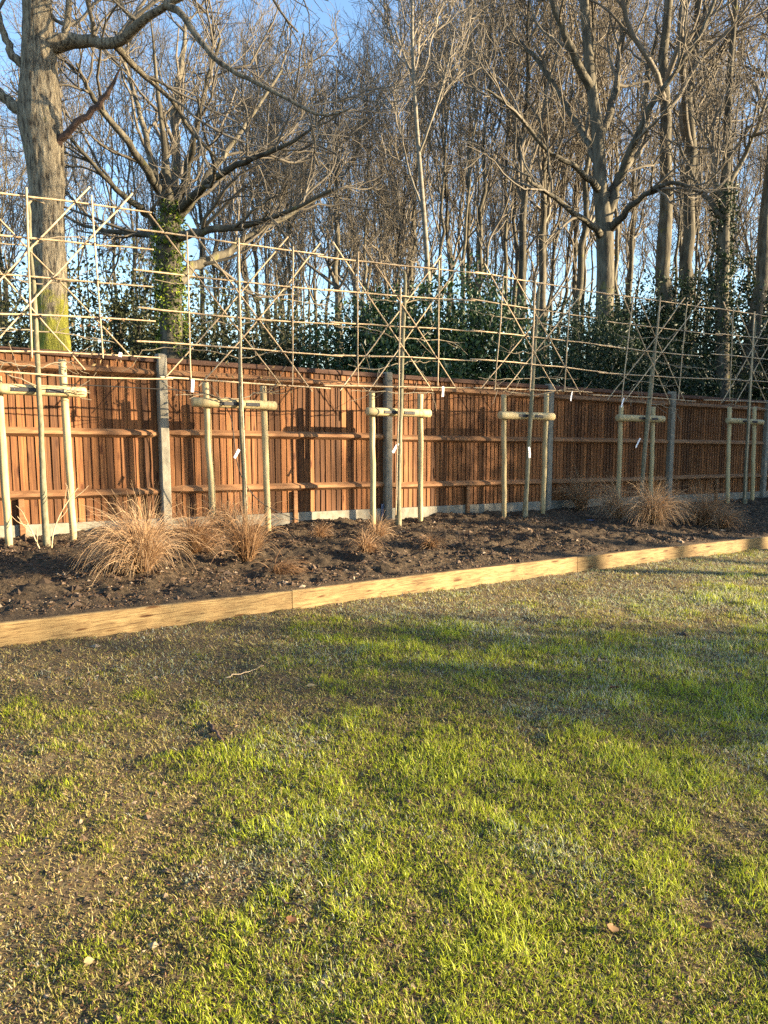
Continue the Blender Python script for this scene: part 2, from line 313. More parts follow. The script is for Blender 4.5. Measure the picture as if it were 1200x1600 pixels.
# ------------------------------------------------------------------ the fence
Z_GRAV, Z_CAP = 0.36, 2.15
POST0 = at_d(258, 690, 0.07)[0]
posts = [POST0 + 3.0*k for k in range(-2, 6)]
o0 = FW(POST0, 0, 0.2)
fence = thing('timber_fence', 'long brown vertical board fence with concrete posts behind the planting bed', 'fence', o0)
def fpart(name, vq, mat, bev=0, parent=fence, smooth=False):
    me = build_mesh(name, vq[0]-o0, vq[1], None, mat, smooth)
    if bev: bevel_box(me, bev)
    return link(name, me, parent)
for k, s in enumerate(posts):
    z1 = Z_CAP + 0.02 + rng.uniform(-0.015, 0.02)
    p = fpart('post', fbox(s-0.052, s+0.052, -0.05, 0.075, -0.1, z1), M['concrete'], 0.012)
for k in range(len(posts)-1):
    a, b = posts[k]+0.055, posts[k+1]-0.055
    fpart('gravel_board', fbox(a-0.002, b+0.002, -0.035, 0.012, -0.05, Z_GRAV), M['concrete'], 0.006)
    for zr in (0.67, 1.31, 1.97):
        # arris rail: triangular section with chamfered, tapered ends
        zr += rng.uniform(-0.012, 0.012); sec = [(0.004, 0.048), (0.062, 0.018), (0.066, -0.014), (0.004, -0.048)]
        st = [a-0.01, a+0.13, b-0.13, b+0.01]; vs_ = []
        for j, ss in enumerate(st):
            kk = 0.35 if j in (0, 3) else 1.0
            for (dd, zz) in sec: vs_.append((ss, 0.004 + (dd-0.004)*kk, zr + zz*(0.5+0.5*kk)))
        vs_ = np.array(vs_); V = FW(vs_[:, 0], vs_[:, 1], vs_[:, 2]); Q = []
        for j in range(3):
            for i in range(4): Q.append((j*4+i, j*4+(i+1) % 4, j*4+4+(i+1) % 4, j*4+4+i))
        Q += [(3, 2, 1, 0), (12, 13, 14, 15)]
        fpart('rail', (V, Q), M['rail'])
    fpart('capping', fbox(a-0.055, b+0.052, -0.055, 0.035, Z_CAP-0.062, Z_CAP-0.006), M['cap'], 0.006)
    cs = (a+b)/2 + rng.uniform(-0.12, 0.12)
    fpart('centre_stump', fbox(cs-0.028, cs+0.028, 0.014, 0.052, 0.0, 0.63), M['rail'], 0.004)
# feather-edged boards: a few shared meshes, one object for each board
BW = 0.100
board_meshes = []
for k in range(6):
    w = BW + rng.uniform(-0.006, 0.004); h = Z_CAP-0.065-Z_GRAV; nz = 5
    z = np.linspace(0, h, nz); vv = []
    for zz in z:
        wob = rng.normal(0, 0.0012)
        for (x, dd) in ((0, 0.006), (w+wob*0.5, -0.009), (w+wob*0.5, -0.013), (0, -0.013)): vv.append((x, dd+wob, zz))
    vv = np.array(vv); Q = []
    for j in range(nz-1):
        for i in range(4): Q.append((j*4+i, j*4+(i+1) % 4, j*4+4+(i+1) % 4, j*4+4+i))
    Q += [(3, 2, 1, 0), tuple((nz-1)*4+i for i in range(4))]
    # local frame: x along the fence, y towards its front
    V = np.stack([vv[:, 0]*DV[0] - vv[:, 1]*NV[0], vv[:, 0]*DV[1] - vv[:, 1]*NV[1], vv[:, 2] + vv[:, 0]*-0.0275], -1)
    board_meshes.append(build_mesh('board', V, Q, None, M['board']))
for k in range(len(posts)-1):
    a, b = posts[k]+0.05, posts[k+1]-0.05; n = 37; ex = (b-a-0.02)/n
    for i in range(n):
        o = bpy.data.objects.new('board', board_meshes[rng.integers(6)]); COL.objects.link(o); o.parent = fence
        p = FW(a + i*ex + rng.uniform(-0.004, 0.004), rng.uniform(-0.0015, 0.0015), Z_GRAV + 0.002 + rng.uniform(0, 0.004)) - o0
        o.location = tuple(float(c) for c in p); o.rotation_euler = (0, 0, float(rng.normal(0, 0.012)))

# ------------------------------------------------------------------ edging boards between lawn and bed
e0 = FW(2.65, edge_d(2.65), 0)
edging = thing('timber_edging', 'long pale sawn timber edging between the lawn and the soil bed', 'edging', e0)
sj = [-2.0, at_z(459, 955, 0)[0], at_z(899, 893, 0)[0], at_z(899, 893, 0)[0]+4.6, at_z(899, 893, 0)[0]+9.2]
for k in range(4):
    a, b = sj[k]+0.003, sj[k+1]-0.003; n = 14; ss = np.linspace(a, b, n); mb = []
    bow = rng.normal(0, 0.004, n).cumsum()*0.3; bow = bow*np.sin(np.linspace(0, np.pi, n)); tw = 0.155 + 0.002*rng.uniform(-1, 1)
    for j, s in enumerate(ss):
        d0 = edge_d(s) + bow[j]*0.5
        for (dd, zz) in ((0.0, -0.08), (0.0, tw-0.004), (-0.004, tw), (-0.036, tw), (-0.04, tw-0.004), (-0.04, -0.08)): mb.append((s, d0+dd, zz+bow[j]*0.4))
    mb = np.array(mb); V = FW(mb[:, 0], mb[:, 1], mb[:, 2])-e0; Q = []
    for j in range(n-1):
        for i in range(6): Q.append((j*6+i, j*6+6+i, j*6+6+(i+1) % 6, j*6+(i+1) % 6))
    Q += [(0, 1, 2, 3), (0, 3, 4, 5)]; L_ = (n-1)*6; Q += [(L_+3, L_+2, L_+1, L_), (L_+5, L_+4, L_+3, L_)]
    link('edging_board', build_mesh('edging_board', V, Q, None, M['edging']), edging)
    pg = fbox(b-0.06, b+0.0, edge_d(b)-0.085, edge_d(b)-0.043, -0.1, 0.135)
    link('peg', bevel_box(build_mesh('peg', pg[0]-e0, pg[1], None, M['rail']), 0.004), edging)

# ------------------------------------------------------------------ bare tree growth (vectorised)
def grow(P, R, n, t0, t1, L, La, ang, K, up, wig, r0, r1, rg, rr=0.7):
    N, K0, _ = P.shape; idx = np.repeat(np.arange(N), n); m = len(idx); t = rg.uniform(t0, t1, m)
    f = t*(K0-1); i = np.minimum(f.astype(int), K0-2); w = (f-i)[:, None]
    pos = P[idx, i]*(1-w) + P[idx, i+1]*w; tan = norm(P[idx, i+1]-P[idx, i]); rad = R[idx, i]*(1-w[:, 0]) + R[idx, i+1]*w[:, 0]
    vv = rg.normal(size=(m, 3)); vv = norm(vv - tan*(vv*tan).sum(1, keepdims=True)); a = ang*rg.uniform(0.65, 1.35, m)[:, None]
    d = tan*np.cos(a) + vv*np.sin(a); ln = L*(1-La*t)*rg.uniform(0.55, 1.2, m); st = (ln/(K-1))[:, None]
    pts = np.empty((m, K, 3)); pts[:, 0] = pos
    for k in range(1, K):
        d = norm(d + wig*rg.normal(size=(m, 3)) + np.array([0, 0, up])); pts[:, k] = pts[:, k-1] + d*st
    ra = np.minimum(rad*rr, r0*rg.uniform(0.7, 1.2, m)); tt = np.linspace(0, 1, K)[None]
    return pts, ra[:, None]*(1-tt) + np.minimum(r1, ra)[:, None]*tt
def resample(P, n=20):
    return spline(P, n)

def tree_crown(limbs, LR, rg, scale=1.0, dens=1.0, up=0.12, spread=0.75, tw=0.0040):
    """branches, twigs and twiglets grown from limbs (N,K,3) -> MB"""
    mb = MB()
    v, q, t = tubes(limbs, LR, 7); mb.add(v, q)
    A, AR = grow(limbs, LR, int(round(9*dens)), 0.18, 1.0, 2.9*scale, 0.45, spread, 8, up, 0.20, 0.05*scale, 0.013, rg, 0.6)
    v, q, t = tubes(A, AR, 5); mb.add(v, q)
    B, BR = grow(A, AR, int(round(6*dens)), 0.15, 1.0, 1.35*scale, 0.4, spread*0.9, 6, up*0.8, 0.22, 0.016, 0.0065, rg, 0.7)
    v, q, t = tubes(B, BR, 4); mb.add(v, q)
    Cc, CR = grow(B, BR, int(round(5*dens)), 0.15, 1.0, 0.72*scale, 0.35, 0.7, 4, up*0.6, 0.22, tw*1.7, tw, rg, 0.8)
    v, q, t = tubes(Cc, CR, 3); mb.add(v, q)
    return mb
def bark_noise(P, R, rg, amt):
    return R*(1 + amt*rg.normal(size=R.shape))

def px_line(pts, Y):
    """pixel polyline (u, v, width px, depth offset) at depth Y -> points, radii"""
    out = []; rr = []
    for p in pts:
        yy = Y + (p[3] if len(p) > 3 else 0); out.append(at_y(p[0], p[1], yy)); rr.append(0.5*p[2]*yy/FPX)
    return np.array(out), np.array(rr)
def guided_tree(name, label, Y, trunk, limbs, seed, group=None, mat='woodbark', dens=1.0, scale=1.0, up=0.1, spread=0.8, extra_top=None, dead=(), trunk_branches=True, tw=0.004, kinds='tree', small=0):
    rg = np.random.default_rng(seed)
    P, R = px_line(trunk, Y); base = P[0].copy(); s_b, d_b = to_sd(base[0], base[1]); base[2] = float(gz(s_b)) + 0.15
    flare = np.concatenate([[base], P]); fr = np.concatenate([[R[0]*1.35], R])
    nr = 120 if mat == 'oakbark' else 34; PR = spline(np.column_stack([flare, fr]), nr); tp, tr = PR[:, :3], np.maximum(PR[:, 3], 0.01)
    tr = tr*(1+0.05*(fbm(tp[:, 2]*2.2, tp[:, 0]*0, 1.0, 3, seed)-0.5)*2)
    root = thing(name, label, kinds, base, group); ns = 44 if mat == 'oakbark' else 14
    v, q, t = tubes(tp-base, tr, ns)
    if mat == 'oakbark':                     # ridged bark: real furrows running up the trunk
        ax = np.repeat(tp-base, ns, 0); aa = np.tile(np.arange(ns)/ns*2*np.pi, nr); zz = ax[:, 2]; rd = norm(v-ax)
        fur = np.abs(vnoise(np.cos(aa)*9+zz*0.5, np.sin(aa)*9+zz*1.7, 5)-0.5)*2; big = fbm(np.cos(aa)*1.6+7, np.sin(aa)*1.6+zz*0.9, 1.0, 3, 15)-0.5
        v = v + rd*((fur-0.5)*0.035 + big*0.09)[:, None]
    link('trunk', build_mesh('trunk', v, q, None, M[mat], True), root)
    LP = []; LRr = []
    for k, lb in enumerate(limbs):
        p, r = px_line(lb, Y); pr = spline(np.column_stack([p, r]), 20); pr[2:, :3] += rg.normal(0, 1, (18, 3))*np.clip(pr[2:, 3:4]*0.22, 0.004, 0.03)
        LP.append(pr[:, :3]-base); LRr.append(np.maximum(pr[:, 3], 0.008))
        if k in dead: continue
        v, q, t = tubes(pr[:, :3]-base, np.maximum(pr[:, 3], 0.008), 9)
        link('limb', build_mesh('limb', v, q, None, M[mat], True), root)
    for k in dead:
        v, q, t = tubes(LP[k], LRr[k], 9); link('limb', build_mesh('limb', v, q, None, M['deadwood'], True), root, label='dead broken limb, dark and barkless')
    live = [k for k in range(len(limbs)) if k not in dead]
    Pn = np.stack([LP[k] for k in live]); Rn = np.stack([LRr[k] for k in live])
    if small:                               # free limbs off the trunk's upper part
        X, XR = grow((tp-base)[None], tr[None], small, 0.45, 0.98, 4.2*scale, 0.4, 0.75, 20, 0.10, 0.14, 0.09*scale, 0.02, rg, 0.5)
        Pn = np.concatenate([Pn, X]); Rn = np.concatenate([Rn, XR])
    mb = tree_crown(Pn, Rn*0.97, rg, scale, dens, up, spread, tw)
    link('crown', mb.mesh('crown', M['twigs'], True), root)
    return root, tp, tr, rg

def leaf_cloud(C, rg, size, tint, nrm=None, droop=0.25):
    """folded two-triangle leaves at centres C -> MB add-ins"""
    m = len(C); dirv = norm(rg.normal(size=(m, 3)) + np.array([0, 0, -droop])); side = norm(np.cross(dirv, rg.normal(size=(m, 3))))
    up_ = np.cross(side, dirv); L = size*rg.uniform(0.7, 1.3, (m, 1)); W = L*0.24
    v = np.stack([C - dirv*L*0.5, C + side*W + up_*W*0.5, C + dirv*L*0.5, C - side*W + up_*W*0.5], 1).reshape(-1, 3)
    i = np.arange(m)[:, None]*4; t = np.concatenate([i + [[0, 1, 2]], i + [[0, 2, 3]]], 0)
    return v, t, np.repeat(tint, 4)

def ivy_on(root, tp, tr, z0, z1, n, rg, mat='ivy', size=0.075, thick=0.10, side=None):
    base = np.array(root.location); z = rg.uniform(z0, z1, n); zz = tp[:, 2]; o = np.argsort(zz)
    cx = np.interp(z, zz[o], tp[o, 0]); cy = np.interp(z, zz[o], tp[o, 1]); r = np.interp(z, zz[o], tr[o])
    a = rg.uniform(0, 2*np.pi, n) if side is None else rg.normal(side[0], side[1], n)
    dens = fbm(a*1.3+9, z*1.1, 1.0, 3, 77); keep = dens > 0.40; rr = r + thick*rg.uniform(-0.1, 1, n)*(dens+0.2)
    C = np.stack([cx+np.cos(a)*rr, cy+np.sin(a)*rr, z], -1)[keep]-base
    v, t, a_ = leaf_cloud(C, rg, size, rg.uniform(0, 1, len(C)))
    mb = MB().add(v, None, t, a_); return link('ivy', mb.mesh('ivy', M[mat], attr='tint'), root)

# the big oak just behind the fence
oak, otp, otr, org = guided_tree('oak_tree', 'big thick-trunked oak at the far left with yellow moss at its foot', 12.0,
    [(82, 590, 66), (80, 530, 54), (78, 430, 48), (75, 330, 48), (70, 240, 52), (64, 180, 57), (62, 100, 47), (58, 0, 42), (54, -160, 36), (60, -340, 28), (70, -520, 20), (80, -700, 9)],
    [[(78, 68, 30), (130, 64, 18), (178, 66, 15, -0.3), (215, 42, 14, -0.5), (262, 6, 10, -0.8), (330, -30, 11, -1.0), (400, -60, 7, -1.2)],
     [(258, 6, 12, -0.8), (285, 25, 10, -0.9), (315, 66, 9, -1.0), (345, 100, 8, -1.1), (385, 122, 7, -1.2), (440, 150, 6, -1.3), (500, 180, 4, -1.4), (545, 172, 2.5, -1.5)],
     [(176, 66, 11, -0.3), (215, 110, 9, 0.2), (262, 150, 7, 0.5), (300, 205, 6, 0.8), (340, 250, 4, 1.0)],
     [(58, 188, 26), (22, 165, 17), (-10, 138, 14), (-60, 90, 14), (-120, 60, 9), (-190, 10, 5)],
     [(45, 110, 16), (22, 88, 12), (5, 50, 10), (-12, 0, 8), (-40, -60, 5)],
     [(100, 60, 13), (104, 40, 10), (108, 0, 9), (104, -60, 7), (120, -130, 4)],
     [(74, 236, 18, 0.05), (96, 216, 12, -0.1), (112, 201, 10, -0.15), (140, 176, 9.5, -0.2), (168, 146, 7.5, -0.3), (187, 108, 2.5, -0.4)],
     [(218, 40, 7, -0.5), (190, 10, 6, -0.6), (182, -10, 5, -0.7), (215, -50, 3, -0.8)],
     [(56, -120, 22), (120, -190, 15), (200, -240, 10), (300, -260, 5)],
     [(54, -160, 20), (-20, -230, 14), (-100, -280, 8), (-170, -300, 4)]],
    11, mat='oakbark', dens=0.6, scale=0.8, dead=(6,), up=0.02, spread=0.9, tw=0.0036)
# ivy-clad spreading oak behind the first concrete post
ivo, itp, itr, irg = guided_tree('ivy_clad_tree', 'spreading round-crowned bare tree with an ivy-clad trunk behind the first concrete post', 15.0,
    [(268, 590, 36), (268, 520, 33), (266, 440, 33), (262, 395, 37), (266, 350, 31), (262, 300, 16), (256, 220, 9), (246, 140, 6), (240, 70, 3.5), (232, 0, 1.0)],
    [[(262, 380, 17), (236, 340, 12), (196, 308, 9, -0.5), (150, 262, 6, -1), (110, 215, 5, -1.3)],
     [(258, 330, 15), (242, 270, 11), (222, 190, 8, 0.4), (198, 110, 5, 0.6), (180, 50, 4, 0.8)],
     [(266, 350, 16), (286, 290, 12), (304, 210, 9, -0.6), (326, 120, 6, -0.9), (345, 60, 4, -1)],
     [(270, 355, 15), (306, 306, 11), (352, 240, 8, 0.5), (402, 168, 5, 0.9), (440, 110, 4, 1.2)],
     [(272, 372, 16), (322, 362, 11, -0.6), (384, 352, 9, -1.0), (450, 330, 6, -1.4), (520, 296, 5, -1.7)],
     [(280, 440, 18), (308, 415, 15, 0.3), (346, 400, 13, 0.6), (388, 370, 10, 0.9), (446, 340, 7, 1.1), (510, 300, 5, 1.3)],
     [(256, 372, 14), (222, 366, 10, 0.6), (176, 362, 7, 1.0), (130, 352, 5, 1.4), (90, 330, 4, 1.7)],
     [(268, 330, 18), (276, 250, 14, 0.8), (272, 170, 11, 1.4), (286, 90, 8, 1.8), (290, 30, 4, 2)],
     [(280, 330, 14), (330, 280, 11, -1), (390, 250, 8, -1.6), (460, 220, 5, -2), (510, 180, 3, -2.2)],
     [(250, 300, 14), (205, 230, 11, -0.8), (150, 160, 8, -1.2), (120, 100, 4, -1.5)]],
    12, dens=0.8, scale=0.8, up=0.10, spread=0.75)
ivy_on(ivo, itp, itr, 0.4, 5.6, 5200, irg, thick=0.13)
# right-hand oak
guided_tree('woodland_oak', 'large bare oak with low crooked limbs rising above the fourth stake frame', 22.0,
    [(943, 640, 32), (944, 520, 28), (946, 420, 26), (944, 350, 26), (938, 290, 20), (934, 210, 18), (922, 120, 15), (914, 20, 13), (906, -100, 13), (900, -220, 8), (905, -320, 4)],
    [[(948, 345, 16), (962, 290, 14), (990, 225, 11, -0.5), (1020, 160, 9, -0.8), (1064, 100, 7, -1), (1110, 20, 6, -1.2), (1130, -60, 3, -1.4)],
     [(940, 370, 14), (925, 352, 10, -0.6), (892, 330, 8, -1.2), (866, 308, 7, -1.6), (836, 290, 6, -2), (824, 278, 4, -2.2)],
     [(952, 360, 14), (978, 332, 10, -0.8), (1010, 304, 8, -1.4), (1050, 286, 6, -2.0), (1095, 300, 6, -2.5)],
     [(936, 260, 13), (912, 210, 10, 0.8), (880, 160, 8, 1.4), (846, 100, 8, 1.8), (806, 60, 4, 2)],
     [(936, 220, 13), (960, 150, 10, 1), (970, 70, 8, 1.6), (985, -20, 7, 2)],
     [(924, 140, 14), (890, 70, 11, -0.6), (862, 0, 8, -1), (840, -80, 4, -1)],
     [(938, 300, 12), (902, 262, 8, -1), (856, 236, 6, -1.6), (800, 170, 6, -2), (760, 140, 3, -2.2)],
     [(946, 310, 13), (978, 262, 10, 1.2), (1004, 220, 8, 2), (1010, 130, 8, 2.6), (1030, 40, 4, 3)]],
    13, dens=0.72, scale=1.1, up=0.08, spread=0.8, tw=0.0055)
# ------------------------------------------------------------------ the wood behind: a few grown models, one object per tree
def wood_model(seed, H, r, nl, upr, lean=0.0, fork=0.42, scale=1.1, dens=0.62, tw=0.0056):
    rg = np.random.default_rng(seed); K = 26; z = np.linspace(0, H, K)
    wob = np.cumsum(rg.normal(0, 0.055, (K, 2)), 0); wob -= wob[0]; sway = np.sin(z[:, None]*rg.uniform(0.15, 0.4)+rg.uniform(0, 6, 2))*0.12*(z[:, None]/H)
    P = np.column_stack([wob+sway+z[:, None]*np.array([lean, lean*0.4]), z]); R = r*(1-0.93*(z/H)**0.9) + 0.25*r*np.exp(-z/0.5)
    tv, tq, _ = tubes(P, bark_noise(P, R, rg, 0.03), 9)
    L, LR = grow(P[None], R[None], nl, fork, 0.93, H*0.36, 0.30, 0.55, 18, upr, 0.13, r*0.55, 0.018, rg, 0.62)
    L2, LR2 = grow(L, LR, 1, 0.25, 0.6, H*0.22, 0.2, 0.55, 18, upr, 0.13, r*0.35, 0.015, rg, 0.7)
    mb = tree_crown(np.concatenate([L, L2, P[None][:, 8:26]]), np.concatenate([LR, LR2, R[None][:, 8:26]*0.9]), rg, scale, dens, 0.10, 0.62, tw)
    return build_mesh('trunk', tv, tq, None, M['woodbark'], True), mb.mesh('crown', M['twigs'], True)
models = [wood_model(101, 18, 0.20, 8, 0.16), wood_model(102, 17, 0.17, 7, 0.20, 0.02), wood_model(103, 19, 0.24, 9, 0.12, -0.015, 0.38), wood_model(104, 16, 0.14, 7, 0.24, 0.03, 0.35),
          wood_model(105, 18, 0.16, 7, 0.22, -0.02, 0.5), wood_model(106, 13, 0.10, 8, 0.22, 0.04, 0.22, 0.9)]
def ORDINAL(n):
    low = 'first second third fourth fifth sixth seventh eighth ninth tenth eleventh twelfth thirteenth fourteenth fifteenth sixteenth seventeenth eighteenth nineteenth twentieth'.split()
    return low[n-1] if n <= 20 else ('thirtieth' if n == 30 else ('twenty-' if n < 30 else 'thirty-') + low[n % 10 - 1])
def plant(model, name, label, u, Y, h, rot, group=None, girth=1.0, lean=0.0):
    p = at_y(u, 640, Y); s_b, d_b = to_sd(p[0], p[1]); zb = float(gz(s_b)) + 0.1
    r = thing(name, label, 'tree', (p[0], p[1], zb), group); hz = h/max(v.co.z for v in model[0].vertices[-9:])
    r.scale = (hz*girth, hz*girth, hz); r.rotation_euler = (0, lean, rot)
    link('trunk', model[0], r); link('crown', model[1], r); return r
slim_models = [wood_model(201, 19, 0.105, 6, 0.26, 0.01, 0.45, 0.85, 0.55, 0.0052), wood_model(202, 18, 0.09, 6, 0.30, -0.02, 0.5, 0.8, 0.55, 0.0052), wood_model(203, 16, 0.12, 7, 0.2, 0.03, 0.3, 0.85, 0.55, 0.0052)]
notable = [  # trees one can pick out against the sky: u, depth, height, model, girth, label
    (545, 27, 12.2, 2, 1.45, 'dark straight trunk rising above the fence left of the second concrete post'),
    (576, 29, 12.8, 1, 1.0, 'thinner bare trunk close beside the dark straight one near the second post'),
    (812, 27, 19.0, 0, 1.0, 'bare tree with a straight trunk above the fourth young tree in the row'),
    (852, 30, 20.0, 4, 1.25, 'tall bare tree, first to the right of the trunk above the fourth young tree'),
    (887, 28, 18.0, 1, 1.1, 'leaning bare tree just left of the large crooked-limbed oak'),
    (1036, 23, 21.0, 2, 1.1, 'thick bare trunk right of the crooked oak, rising out of the dark hedge'),
    (1072, 25, 21.0, 0, 1.25, 'bare tree leaning right with a forked trunk beside the thick one'),
    (1165, 23, 21.0, 2, 1.0, 'tall bare tree near the right edge behind the ivy-wrapped trunk'),
    (455, 30, 12.5, 5, 1.1, 'short bushy bare tree between the ivy-clad tree and the dark straight trunk'),
    (735, 33, 19.0, 4, 1.0, 'pale slim bare tree right of the birch'),
    (618, 31, 14.5, 5, 1.0, 'many-stemmed bare tree directly left of the birch')]
for k, (u, Y, h, mi, g, lab) in enumerate(notable): plant(models[mi], 'woodland_tree', lab, u, Y, h, k*1.37, 'bare trees in the wood', g)
far = np.random.default_rng(55)
us = np.concatenate([np.linspace(-190, 1390, 17)+far.uniform(-30, 30, 17), np.linspace(-160, 1360, 12)+far.uniform(-35, 35, 12)])
NTH = 'first second third fourth fifth sixth seventh eighth ninth tenth eleventh twelfth thirteenth fourteenth fifteenth sixteenth seventeenth eighteenth nineteenth twentieth'.split(); cnt = {'nearer': 0, 'farther': 0}; out_n = 0
us[:17].sort(); us[17:].sort()
for k, u in enumerate(us):
    Y = far.uniform(31, 44) if k < 17 else far.uniform(46, 62)
    top = 95 if u < 60 else (60 if u < 410 else (170 if u < 620 else 10))
    h = min((652-top)/FPX*Y*far.uniform(0.84, 1.02) + 1.2, 24)
    rank = 'nearer' if k < 17 else 'farther'
    if 0 <= u <= 1200:
        cnt[rank] += 1; lab = '%s slim bare tree from the left in the %s rank of the far wood' % (NTH[cnt[rank]-1], rank)
    else:
        out_n += 1; lab = 'slim bare far tree past the %s edge of the view, %s of those' % ('left' if u < 0 else 'right', NTH[out_n-1])
    plant(models[int(far.integers(6))], 'far_woodland_tree', lab, u, Y, h, far.uniform(0, 6.28), 'slim trees of the far wood, ' + ('left' if u < 600 else 'right'), far.uniform(0.8, 1.15))
sl = np.random.default_rng(77); su = np.sort(np.concatenate([sl.uniform(300, 620, 9), sl.uniform(640, 1195, 22), sl.uniform(100, 250, 4)]))
for k, u in enumerate(su):
    Y = sl.uniform(24, 46); top = 60 if u < 410 else (165 if u < 620 else 0); h = min((652-top)/FPX*Y*sl.uniform(0.85, 1.05)+1.2, 22)
    plant(slim_models[int(sl.integers(3))], 'slender_woodland_tree', 'pole-thin bare tree, %s of the thinnest trunks counting from the left' % ORDINAL(k+1), u, Y, h, sl.uniform(0, 6.28), 'pole-thin trees of the wood', sl.uniform(0.85, 1.3), sl.normal(0, 0.03))
bk = np.sort(np.concatenate([sl.uniform(-150, 1350, 44), sl.uniform(560, 1240, 26)]))                  # the deep background: thin trunks and brush that close the view low down
for k, u in enumerate(bk):
    Y = sl.uniform(50, 85); h = (652-sl.uniform(190, 330))/FPX*Y + 1.2
    plant(slim_models[int(sl.integers(3))], 'distant_woodland_tree', 'faint distant bare tree low in the depth of the wood, lost among its neighbours', u, Y, h, sl.uniform(0, 6.28), 'distant trees in the depth of the wood', sl.uniform(1.0, 1.7), sl.normal(0, 0.03))
# the birch
guided_tree('birch_tree', 'slender pale-barked birch rising behind the third young tree', 17.0,
    [(674, 600, 9), (668, 420, 8), (661, 320, 7), (653, 220, 6), (646, 110, 5), (644, 20, 4), (648, -80, 3), (650, -170, 2)],
    [[(662, 330, 4), (640, 270, 3, 0.3), (625, 200, 2, 0.5), (618, 140, 1.2, 0.6)], [(655, 240, 4), (680, 170, 3, -0.3), (700, 100, 2, -0.5), (712, 40, 1.2, -0.6)],
     [(648, 130, 3.5), (622, 60, 2.5, 0.3), (606, 10, 1.5, 0.4), (596, -30, 1, 0.5)], [(645, 60, 3), (668, 0, 2, 0.2), (684, -60, 1.2, 0.4), (690, -90, 1, 0.4)]],
    21, mat='birch', dens=0.75, scale=0.62, up=0.14, spread=0.55, tw=0.0038, small=7)
# ivy-wrapped dead-straight trunk near the right edge
ivt, t2, r2, rg2 = guided_tree('ivy_wrapped_tree', 'slim trunk wrapped in dark ivy near the right edge above the hedge', 21.0,
    [(1128, 620, 22), (1128, 480, 20), (1130, 400, 18), (1132, 320, 15), (1136, 230, 12), (1140, 120, 9), (1150, 0, 6), (1155, -90, 3)],
    [[(1131, 345, 9), (1112, 318, 8), (1090, 290, 6, 0.4), (1066, 240, 4, 0.8), (1050, 190, 2, 1)], [(1134, 300, 9), (1160, 250, 7), (1186, 190, 5, -0.5), (1210, 120, 3, -0.7)]],
    22, dens=0.8, scale=1.0, tw=0.0055, small=5)
ivy_on(ivt, t2, r2, 0.6, 7.6, 3800, rg2, 'dark_ever', 0.10, 0.30)

# ------------------------------------------------------------------ evergreens behind the fence
def bush_model(name, seed, mat, n, size, lobes, rx, rz, core=0.25, stems=7):
    """leaf-filled mass with lobes, open gaps and stems; unit about rx wide and rz tall, base at the origin"""
    rg = np.random.default_rng(seed); c = norm(rg.normal(size=(lobes, 3)))*rg.uniform(0.5, 1, (lobes, 1))*np.array([rx*0.55, rx*0.55, rz*0.36]) + np.array([0, 0, rz*0.50])
    rad = rg.uniform(0.22, 0.40, lobes)*min(rx, rz); k = rg.integers(0, lobes, n); dv = norm(rg.normal(size=(n, 3))); rr = rad[k]*np.where(rg.random(n) < core, rg.random(n), rg.uniform(0.8, 1.12, n))
    C = c[k] + dv*rr[:, None]; C[:, 2] = np.abs(C[:, 2]); keep = fbm(C[:, 0]*2+C[:, 2], C[:, 1]*2-C[:, 2], 1.6, 2, seed) > 0.36; C = C[keep]
    tint = np.clip(rg.normal(0.45, 0.22, len(C)) + 0.12*np.sin(k[keep]*2.4), 0, 1)
    v, t, a = leaf_cloud(C, rg, size, tint); f = MB().add(v, None, t, a).mesh('foliage', M[mat], attr='tint')
    st = np.zeros((stems, 8, 3)); tt = np.linspace(0, 1, 8); tgt = c[rg.integers(0, lobes, stems)]
    st[:] = tt[None, :, None]**np.array([1.4, 1.4, 1.0])*tgt[:, None, :]; st[:, :, :2] += rg.normal(0, 0.03, (stems, 8, 2))
    sv, sq, _ = tubes(st, np.broadcast_to(0.035*(1-0.7*tt), (stems, 8)), 6)
    return f, build_mesh('stem', sv, sq, None, M['woodbark'], True)
B_laurel = bush_model('laurel', 31, 'laurel', 19000, 0.085, 15, 2.4, 3.4)
B_dark = bush_model('dark', 32, 'dark_ever', 23000, 0.072, 16, 2.6, 3.6, 0.4)
B_dark2 = bush_model('dark2', 33, 'dark_ever', 23000, 0.072, 12, 2.2, 4.2, 0.4)
B_thick = bush_model('thicket', 34, 'thicket', 15000, 0.065, 18, 3.0, 3.0, 0.6, 70)
def bush(model, name, label, u, Y, vtop, wide, rot, nat, cat='shrub', group=None):
    """u, depth and the pixel row of the top; wide = width factor"""
    p = at_y(u, vtop, Y); s_b, d_b = to_sd(p[0], p[1]); zb = float(gz(s_b)) + 0.1; h = (p[2]-zb)/nat
    r = thing(name, label, cat, (p[0], p[1], zb), group); r.scale = (h*wide, h*wide, h); r.rotation_euler = (0, 0, rot)
    link('foliage', model[0], r); link('stem', model[1], r); return r
NL, ND, ND2, NT = 3.3, 3.5, 3.9, 2.9
bush(B_laurel, 'laurel_bush', 'big glossy laurel bush behind the fence by the third young tree', 672, 14.6, 412, 0.85, 0.4, NL)
bush(B_laurel, 'laurel_bush', 'smaller laurel bush on the right flank of the big one', 772, 16.6, 452, 0.75, 2.4, NL)
bush(B_laurel, 'laurel_bush', 'low laurel bush on the left flank of the big one', 596, 15.5, 480, 0.8, 4.1, NL)
